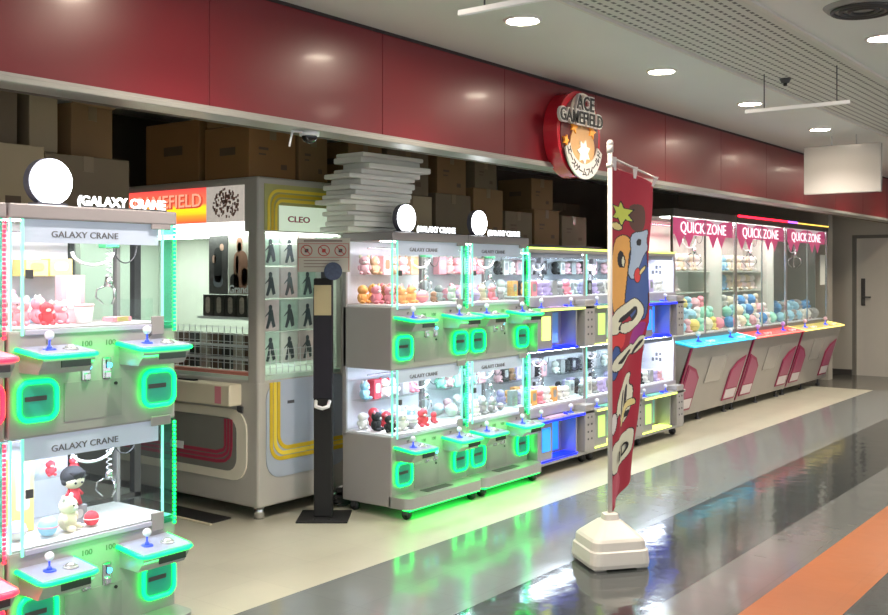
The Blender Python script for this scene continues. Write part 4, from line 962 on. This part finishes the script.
def rack(x0, x1, y0, y1, z, label):
    q = thing('storage_rack', label, 'rack', (x0, y0, 0))
    L_, D_ = x1-x0, y1-y0
    for zz in (0.4, 1.1, z-0.03): MB().box(0, L_, 0, D_, zz, zz+0.03).build('shelf', DARK, q)
    for px in (0.02, L_/2, L_-0.02):
        for py in (0.02, D_-0.02): MB().box(px-0.02, px+0.02, py-0.02, py+0.02, 0, z-0.03).build('upright', DARK, q)
    return q
rack(1.55, 3.32, 4.55, 5.35, 1.86, 'dark storage rack standing behind the nearest crane machine')
rack(5.45, 9.40, 5.05, 5.75, 1.86, 'long dark storage rack standing behind the row of crane machines')
# left rack: low row
carton(2.48, 4.85, 1.86, 0.62, 0.5, 0.36, 3, 'pale carton on the rack, behind and left of the round lamp')
carton(3.07, 4.90, 1.86, 0.50, 0.5, 0.34, 1, 'grey-brown carton on the rack, behind the white lettering', marks=False)
# upper row
carton(2.55, 5.02, 2.223, 0.42, 0.45, 0.5, 1, 'dim carton standing on the pale carton at the top left corner', marks=False)
carton(2.92, 5.02, 2.223, 0.16, 0.4, 0.5, 3, 'narrow pale carton upright in the top left, between two dim ones', marks=False)
carton(3.19, 5.05, 2.203, 0.30, 0.4, 0.30, 0, 'dark open carton with raised flaps above the white lettering', rz=0.2, flaps=True, marks=False)
rack(2.3, 4.05, 6.3, 7.0, 2.1, 'dark storage rack against the back wall at left')
carton(3.8, 6.6, 2.1, 0.5, 0.5, 0.62, 0, 'brown carton on the back rack, left of the big grey machine', marks=False)
carton(3.15, 6.6, 2.1, 0.6, 0.5, 0.62, 1, 'grey-brown carton on the back rack behind the open carton', marks=False)
# on the big machine
carton(4.66, 5.75, 2.217, 0.42, 0.58, 0.42, 2, 'orange-brown tall carton on the big grey machine, left one', marks=True)
carton(4.66, 5.18, 2.217, 0.42, 0.44, 0.34, 2, 'orange-brown carton on the big grey machine, front left corner', marks=True)
carton(5.03, 5.25, 2.217, 0.28, 0.6, 0.33, 0, 'brown carton on the big grey machine, middle one')
carton(4.66, 5.19, 2.562, 0.40, 0.4, 0.24, 0, 'brown carton with a torn lid, atop the front left carton', rz=0.1, flaps=False)
carton(5.15, 5.95, 2.217, 0.5, 0.6, 0.45, 1, 'grey-brown carton at the rear of the big grey machine', marks=False)
# right rack
spec = [(5.75, 0.50, 0.50, 0.42, 1, 'grey-brown carton on the long rack just right of the white stack', False), (6.32, 0.56, 0.5, 0.36, 3, 'pale carton on the long rack behind the middle round lamp', True), (6.90, 0.5, 0.5, 0.40, 1, 'grey-brown carton on the long rack behind the right round lamp', False),
        (7.42, 0.46, 0.5, 0.48, 0, 'tall brown carton on the long rack above the first yellow edge', True), (7.92, 0.46, 0.5, 0.30, 1, 'low grey-brown carton on the long rack left of the round logo', True),
        (8.42, 0.46, 0.5, 0.34, 0, 'brown carton on the long rack under the round logo sign', True), (8.95, 0.5, 0.5, 0.30, 1, 'grey-brown carton on the long rack left of the banner pole', True)]
for (x, w_, d_, h_, ci, lb, mk) in spec: carton(x, 5.38, 1.86, w_, d_, h_, ci, lb, marks=mk)
spec2 = [(5.80, 0.44, 2.282, 0.30, 0, 'brown carton in the upper layer nearest the white stack', 0.1), (6.35, 0.5, 2.222, 0.38, 1, 'dark carton in the upper layer over the middle round lamp', -0.05), (6.92, 0.44, 2.262, 0.34, 0, 'brown carton in the upper layer over the right round lamp', 0.05),
         (7.42, 0.40, 2.342, 0.26, 1, 'small carton in the upper layer over the yellow edge', 0.1), (8.42, 0.34, 2.202, 0.30, 0, 'brown carton in the upper layer behind the round logo sign', -0.1)]
for (x, w_, z, h_, ci, lb, rz) in spec2: carton(x, 5.38, z, w_, 0.42, h_, ci, lb, rz)
rack(9.7, 13.0, 5.9, 6.5, 1.9, 'dark rack behind the large prize machines')
carton(10.2, 6.2, 1.9, 0.7, 0.45, 0.5, 1, 'dim carton behind the large cyan-panelled machine', marks=False)
# white foam sheets stacked on the crane
FOAM = mat('foam_white', (0.80, 0.80, 0.74), 0.6, vary=0.05, scale=6)
rd = random.Random(11); z = 1.863; nS = 15
for i in range(nS):
    h_ = rd.uniform(0.028, 0.040); dx, dy = rd.uniform(-0.05, 0.05), rd.uniform(-0.03, 0.03)
    if i > 10: dx += 0.10
    o = MB().box(-0.30, 0.30, -0.13, 0.13, 0, h_, 0.008, 2).build('foam_sheet', FOAM)
    o.location = (5.16+dx-(0.05 if i < 9 else 0), 4.53+dy, z); o.rotation_euler = (0, 0, rd.uniform(-0.12, 0.12))
    tag(o, ('lowest' if i == 0 else 'topmost' if i == nS-1 else 'inner')+' off-white foam sheet of the tall stack on the crane machine', 'foam sheet', 'white foam sheets stacked on the crane machine')
    z += h_+0.001

# ------------------------------------------------------------------ prizes
PC = {'white': (0.8, 0.78, 0.76), 'pink': (0.85, 0.30, 0.38), 'rose': (0.8, 0.45, 0.5), 'red': (0.65, 0.05, 0.07), 'blue': (0.10, 0.32, 0.65), 'sky blue': (0.35, 0.62, 0.80), 'yellow': (0.85, 0.68, 0.22), 'orange': (0.85, 0.40, 0.12),
      'mint': (0.35, 0.75, 0.6), 'brown': (0.30, 0.15, 0.08), 'black': (0.025, 0.025, 0.03), 'grey': (0.35, 0.35, 0.36), 'lilac': (0.55, 0.45, 0.75), 'green': (0.2, 0.5, 0.2), 'cream': (0.8, 0.72, 0.55), 'tan': (0.62, 0.42, 0.26)}
def pm(c_): return mat('prize_'+c_.replace(' ', '_'), PC[c_], 0.75, vary=0.1, scale=20)
def plush(c_, c2, s, loc, label, grp, rz=0.0, lie=False, detail=True):
    """sitting toy animal: one body mesh with head, ears, muzzle, eyes as parts"""
    q = thing('plush_toy', label, 'plush toy', loc, rz, grp)
    b = MB().ball((0, 0, 0.42*s), 0.40*s, (1, 0.85, 1.05), 3)
    for sx in (-1, 1):
        b.ball((sx*0.26*s, -0.30*s, 0.14*s), 0.15*s, (0.9, 1.5, 0.85)); b.ball((sx*0.40*s, -0.12*s, 0.50*s), 0.12*s, (0.8, 1.0, 1.6))
    b.build('body', pm(c_), q, True)
    h = MB().ball((0, -0.03*s, 0.98*s), 0.36*s, (1.12, 0.95, 0.95), 3).build('head', pm(c2 if lie else c_), q, True)
    if detail:
        for sx in (-1, 1):
            MB().ball((sx*0.28*s, 0, 1.28*s), 0.13*s, (1, 0.6, 1.1)).build('ear', pm(c2), h, True)
            MB().ball((sx*0.14*s, -0.345*s, 1.02*s), 0.04*s).build('eye', BLACK, h, True)
        MB().ball((0, -0.32*s, 0.88*s), 0.13*s, (1.2, 0.8, 0.8)).build('muzzle', pm('white' if c_ != 'white' else 'cream'), h, True)
    if lie: q.rotation_euler = (0, PI/2*0.9, rz)
    return q
def doll(hair, dress, s, loc, label, grp, rz=0.0):
    q = thing('doll', label, 'doll', loc, rz, grp)
    b = MB().cyl((0, 0, 0.05*s), (0, 0, 0.62*s), 0.32*s, 0.16*s, 20)
    for sx in (-1, 1): b.tube([(sx*0.15*s, 0, 0.58*s), (sx*0.34*s, -0.06*s, 0.36*s)], 0.06*s).cyl((sx*0.12*s, 0, 0), (sx*0.12*s, 0, 0.1*s), 0.08*s)
    b.build('dress', pm(dress), q, True)
    h = MB().ball((0, 0, 0.95*s), 0.38*s, (1.05, 0.95, 0.95), 3).build('head', pm('cream'), q, True)
    MB().ball((0, 0.05*s, 1.06*s), 0.43*s, (1.05, 0.95, 0.9), 3).ball((-0.32*s, 0.02*s, 0.9*s), 0.15*s).ball((0.32*s, 0.02*s, 0.9*s), 0.15*s).prism([(-0.3*s, -0.36*s, 1.25*s), (0.3*s, -0.36*s, 1.25*s), (0.1*s, -0.38*s, 1.0*s), (0.0, -0.38*s, 1.1*s), (-0.12*s, -0.38*s, 0.98*s)], (0, 0.2*s, 0)).build('hair', pm(hair), h, True)
    for sx in (-1, 1): MB().ball((sx*0.13*s, -0.35*s, 0.86*s), 0.045*s).build('eye', BLACK, h, True)
    return q
def pbox(c_, w_, d_, h_, loc, label, grp, rz=0, c2='white', tilt=0):
    q = thing('prize_box', label, 'box', loc, rz, grp)
    b = MB().box(-w_/2, w_/2, -d_/2, d_/2, 0, h_, 0.002, 1).build('carton', pm(c_), q)
    MB().prism([(p[0], -d_/2-0.0005, p[1]) for p in rr(0, h_*0.55, w_*0.6, h_*0.5, w_*0.15)], (0, -0.0006, 0)).build('printed_panel', pm(c2), q)
    if tilt: q.rotation_euler = (0, tilt, rz)
    return q
def ballp(c_, r, loc, label, grp, c2=None):
    q = thing('toy_ball', label, 'toy', loc, random.random()*6, grp)
    MB().ball((0, 0, r), r, n=2).build('ball', pm(c_), q, True)
    MB().tube([(r*1.0*math.cos(a*PI/10), r*1.0*math.sin(a*PI/10), r) for a in range(20)], r*0.06, 5, True).build('seam', pm(c2 or 'white'), q, True)
    return q
# nearest machine: upper window
G = (2.045, 3.62); uz, lz = 1.386, 0.541
g1 = 'prizes in the upper window of the nearest crane'
for i, (px, py, pz, c_, s) in enumerate(((0.12, 0.12, 0, 'pink', 0.085), (0.22, 0.10, 0, 'red', 0.07), (0.30, 0.13, 0, 'pink', 0.07), (0.14, 0.24, 0.0, 'rose', 0.10), (0.26, 0.23, 0.0, 'pink', 0.085))):
    plush(c_, 'white' if c_ != 'rose' else 'pink', s, (G[0]+px, G[1]+py, uz+pz), ('pink plush at the front left corner of the upper window', 'red plush at the foot of the pink plush pile', 'pink plush at the right end of the plush pile', 'rose plush at the back left of the plush pile', 'pink plush in the middle of the plush pile')[i]+' of the nearest crane', g1, rz=-0.5+0.3*i)
pbox('yellow', 0.11, 0.09, 0.07, (G[0]+0.29, G[1]+0.335, uz+0.196), 'tilted yellow box on the clear shelf of the nearest crane, left one', g1, 0.1, 'orange')
pbox('yellow', 0.10, 0.09, 0.075, (G[0]+0.41, G[1]+0.335, uz+0.196), 'pale yellow box on the clear shelf of the nearest crane, right one', g1, -0.1, 'cream')
pbox('sky blue', 0.11, 0.06, 0.10, (G[0]+0.30, G[1]+0.365, uz), 'sky blue box standing below the yellow boxes', g1)
pbox('rose', 0.11, 0.05, 0.20, (G[0]+0.405, G[1]+0.225, uz), 'tall pale pink box right of the pink plush pile', g1, 0, 'white')
for i, (px, py) in enumerate(((0.09, 0.35), (0.19, 0.36), (0.52, 0.38))):
    plush('pink', 'rose', 0.085, (G[0]+px, G[1]+py-0.01, uz), 'pink plush at the back of the plush pile, %s of the rear three, nearest crane' % ('left', 'middle', 'right')[i], g1, 0.2*i)
pbox('pink', 0.10, 0.07, 0.02, (G[0]+0.57, G[1]+0.13, uz+0.002), 'flat pink packet lying on the deck', g1, 0.1, 'yellow')
for i in range(2):
    q = thing('tub', ('white round tub behind the plush pile', 'white round tub beside the tall pink box')[i]+' of the nearest crane', 'tub', (G[0]+0.41, G[1]+0.13+0.20*i, uz), 0, g1)
    MB().cyl((0, 0, 0), (0, 0, 0.07), 0.032, 0.038, 24).build('cup', WHITE, q, True); MB().cyl((0, 0, 0.07), (0, 0, 0.08), 0.04, n=24).build('lid', pm('rose'), q, True)
# nearest machine: lower window
g2 = 'prizes in the lower window of the nearest crane'
pbox('yellow', 0.10, 0.04, 0.30, (G[0]+0.19, G[1]+0.243, lz), 'tall yellow panel box at the back left of the lower window', g2, 0, 'cream')
for i, px in enumerate((0.24, 0.36, 0.47)):
    plush('red', 'white', 0.05, (G[0]+px, G[1]+0.30, lz+0.194), 'small red and white plush on the clear shelf, %s of three' % ('left', 'middle', 'right')[i], g2, 0.3*i-0.4)
doll('black', 'red', 0.115, (G[0]+0.405, G[1]+0.20, lz+0.076), 'black-haired doll in a red dress in the lower window of the nearest crane', g2)
q = pbox('grey', 0.10, 0.05, 0.075, (G[0]+0.405, G[1]+0.20, lz), 'grey box the black-haired doll stands on', g2)
plush('cream', 'white', 0.105, (G[0]+0.32, G[1]+0.11, lz), 'large cream fluffy plush in front of the doll', g2, 0.5)
ballp('red', 0.032, (G[0]+0.425, G[1]+0.10, lz), 'round red and white toy beside the cream plush', g2)
ballp('sky blue', 0.04, (G[0]+0.22, G[1]+0.09, lz), 'round sky blue toy near the front of the lower window', g2, 'pink')
ballp('white', 0.04, (G[0]+0.11, G[1]+0.13, lz), 'round white toy at the front left of the lower window', g2, 'lilac')
cdq = thing('gift_card', 'white card tilted on its corner on the back board of the lower window', 'card', (G[0]+0.33, G[1]+0.395, lz+0.22), 0, g2)
MB().box(-0.045, 0.045, 0, 0.003, -0.045, 0.045, 0, 1, Matrix.Rotation(0.7, 4, 'Y')).build('card', mat('card_grey_white', (0.5, 0.55, 0.6), 0.5), cdq)
# red neighbour
for i, (px, zz) in enumerate(((0.58, uz), (0.68, uz), (0.68, lz))):
    plush('pink', 'rose', 0.065, (1.235+px, 3.62+0.12, zz), 'pink plush in the red-lit crane at the left edge', 'prizes of the red-lit crane')
# the two cranes of the middle row
cols2 = ['brown', 'rose', 'cream', 'pink', 'tan', 'orange', 'white', 'lilac']
def window_fill(x0, y0, z, W, seed, pal, place, grp, upper):
    rd = random.Random(seed)
    ordn = ('leftmost', 'second from left', 'third from left', 'third from right', 'second from right', 'rightmost')
    for i in range(6):
        c_ = pal[(i*3+seed) % len(pal)]; px = x0+0.115+0.102*i
        if (i+seed) % 3 == 0: pbox(c_, 0.085, 0.06, 0.13, (px, y0+0.335, z+0.195), '%s box on the clear shelf, %s, %s' % (c_, ordn[i], place), grp, rd.uniform(-0.15, 0.15), pal[(i*5+seed+1) % len(pal)])
        else: plush(c_, pal[(i*5+seed+1) % len(pal)], 0.095, (px, y0+0.335, z+0.195), '%s plush on the clear shelf, %s, %s' % (c_, ordn[i], place), grp, rd.uniform(-0.9, 0.3))
    k = 0
    for (px, py) in ((0.10, 0.10), (0.215, 0.09), (0.325, 0.10), (0.435, 0.09), (0.09, 0.21), (0.205, 0.22), (0.33, 0.22), (0.45, 0.21), (0.09, 0.33), (0.21, 0.34), (0.33, 0.34), (0.45, 0.34), (0.60, 0.12)):
        c_ = pal[rd.randrange(len(pal))]; s = rd.uniform(0.082, 0.10) if k < 12 else 0.06
        pos = ('front left', 'front, left of centre', 'front, right of centre', 'front right', 'middle left', 'middle, left of centre', 'middle, right of centre', 'middle right', 'rear left', 'rear, left of centre', 'rear, right of centre', 'rear right', 'beside the chute')[k]
        if (k+seed) % 4 == 0: ballp(c_, s*0.5, (x0+px, y0+py, z), '%s toy ball, %s, %s' % (c_, pos, place), grp, pal[(k+1) % len(pal)])
        else: plush(c_, pal[(k*2+1) % len(pal)], s, (x0+px, y0+py, z), '%s plush, %s, %s' % (c_, pos, place), grp, rd.uniform(-0.8, 0.5), detail=k < 8)
        k += 1
palw = ['brown', 'rose', 'cream', 'orange', 'tan', 'pink']; palc = ['white', 'pink', 'sky blue', 'white', 'black', 'red', 'grey', 'white']
window_fill(5.00, 4.22, uz, 0.8, 1, palw, 'upper window nearest the stand', 'prizes in the upper window by the stand', True)
window_fill(5.00, 4.22, lz, 0.8, 2, palc, 'lower window nearest the stand', 'prizes in the lower window by the stand', False)
window_fill(5.84, 4.22, uz, 0.8, 3, ['rose', 'white', 'grey', 'pink', 'lilac', 'cream'], 'upper window of the second green crane', 'prizes in the upper window of the second green crane', True)
window_fill(5.84, 4.22, lz, 0.8, 4, ['white', 'rose', 'grey', 'sky blue', 'mint', 'white'], 'lower window of the second green crane', 'prizes in the lower window of the second green crane', False)
names3 = ('the blue-chute crane', 'the crane behind the banner', 'the crane right of the banner')
for m_ in range(3):
    for k in range(2):
        z = 0.539+0.87*k; rd = random.Random(20+m_*2+k); pal = (['white', 'orange', 'pink', 'lilac', 'grey', 'white', 'black'], ['white', 'grey', 'lilac', 'white', 'black'], ['white', 'black', 'lilac', 'rose', 'white', 'grey'])[m_]
        place = '%s window of %s' % (('lower', 'upper')[k], names3[m_])
        for row in range(3):
            for i in range(7):
                if row > 0 and i > 4: continue
                c_ = pal[rd.randrange(len(pal))]; px, py = 0.08+0.105*i, 0.085+0.115*row
                pos = ('leftmost', 'second', 'third', 'fourth', 'fifth', 'sixth', 'rightmost')[i]+' of the '+('front', 'middle', 'rear')[row]
                if (i+row) % 3 == 1: pbox(c_, 0.08, 0.05, 0.12, (6.65+0.9*m_+px, 4.22+py, z), '%s box, %s, %s' % (c_, pos, place.replace('window of ', 'window, ')), 'prizes, '+place, 0, 'grey')
                else: plush(c_, 'grey' if i % 2 else c_, rd.uniform(0.08, 0.10), (6.65+0.9*m_+px, 4.22+py, z), '%s plush, %s, %s' % (c_, pos, place.replace('window of ', 'window, ')), 'prizes, '+place, rd.uniform(-0.7, 0.3), detail=False)
for m_ in range(3):
    for k in range(2):
        z = 0.539+0.87*k; rd = random.Random(70+m_*2+k); pal = (['rose', 'grey', 'black', 'lilac', 'white', 'brown'], ['white', 'grey', 'black', 'rose'], ['white', 'black', 'lilac', 'rose', 'white'])[m_]
        place = '%s window of %s' % (('lower', 'upper')[k], names3[m_])
        for i in range(8):
            c_ = pal[rd.randrange(len(pal))]; pos = ('leftmost', 'second from left', 'third from left', 'fourth of eight', 'fifth of eight', 'third from right', 'second from right', 'rightmost')[i]
            if i % 2: pbox(c_, 0.075, 0.05, 0.12, (6.65+0.9*m_+0.10+0.098*i, 4.22+0.36, z+0.169), '%s box, %s on shelf, %s' % (c_, pos, place.replace('window of ', 'window, ')), 'shelf prizes, '+place, 0, 'grey')
            else: plush(c_, 'grey', 0.085, (6.65+0.9*m_+0.10+0.098*i, 4.22+0.36, z+0.169), '%s plush, %s on shelf, %s' % (c_, pos, place.replace('window of ', 'window, ')), 'shelf prizes, '+place, -0.4, detail=False)
# quick zone contents
PQ = [['yellow', 'pink', 'mint', 'sky blue', 'white', 'rose', 'green', 'cream'], ['sky blue', 'white', 'mint', 'blue', 'rose', 'cream'], ['sky blue', 'white', 'grey', 'blue', 'grey']]
nmq = ('cyan-panelled machine', 'red-panelled machine', 'yellow-panelled machine')
for m_ in range(3):
    rd = random.Random(40+m_); x0 = 9.57+1.74*m_
    nlay = 3 if m_ < 2 else 2
    for lay in range(nlay):
        for row in range(3-lay):
            for i in range(9-lay):
                c_ = PQ[m_][rd.randrange(len(PQ[m_]))]; r = rd.uniform(0.066, 0.078)
                if lay == 2: row = 1
                px = 0.13+0.175*i+0.085*lay+(0.03 if row == 1 else 0); py = 0.13+0.155*row+0.075*(lay if lay < 2 else 0)
                if px > 1.60: continue
                zz = 0.946+0.115*lay
                lb = '%s %%s in the heap of the %s, %s layer' % (c_, nmq[m_], ('bottom', 'second', 'top')[lay])
                if (i+row) % 2: plush(c_, 'white', 0.115, (x0+px, 4.35+py, zz), lb % 'plush', 'heaped toys in the %s' % nmq[m_], rd.uniform(-1.5, 0.8), detail=False)
                else: ballp(c_, r, (x0+px, 4.35+py, zz), lb % 'toy ball', 'heaped toys in the %s' % nmq[m_], c_)
    if m_ < 2:
        for si, zz in enumerate((1.373, 1.613)):
            for i in range(10):
                if m_ == 0:
                    c_ = (['yellow', 'green', 'grey', 'yellow'] if i < 5 else ['cream', 'white'])[i % (4 if i < 5 else 2)]
                else: c_ = (['sky blue', 'blue', 'blue'] if i < 4 else ['cream', 'white'])[i % (3 if i < 4 else 2)]
                if m_ == 0 and si == 0 and i > 5: continue
                plush(c_, 'pink' if (m_ == 0 and si) else c_, 0.150, (x0+0.13+0.160*i, 4.35+0.42, zz), '%s plush on the %s shelf of the %s, %s half' % (c_, ('lower', 'upper')[si], nmq[m_], 'left' if i < 4 else 'right'), 'shelf plushes in the %s' % nmq[m_], rd.uniform(-0.6, -0.1), detail=False)
        for i in range(5):
            c_ = (('brown', 'rose', 'tan'), ('blue', 'sky blue', 'sky blue'))[m_][i % 3]
            plush(c_, 'white', 0.13, (x0+0.2+0.2*i, 4.35+0.62, 0.946+0.0), '%s plush standing at the back of the floor in the %s' % (c_, nmq[m_]), 'back row plushes in the %s' % nmq[m_], -0.3, detail=False) if False else None
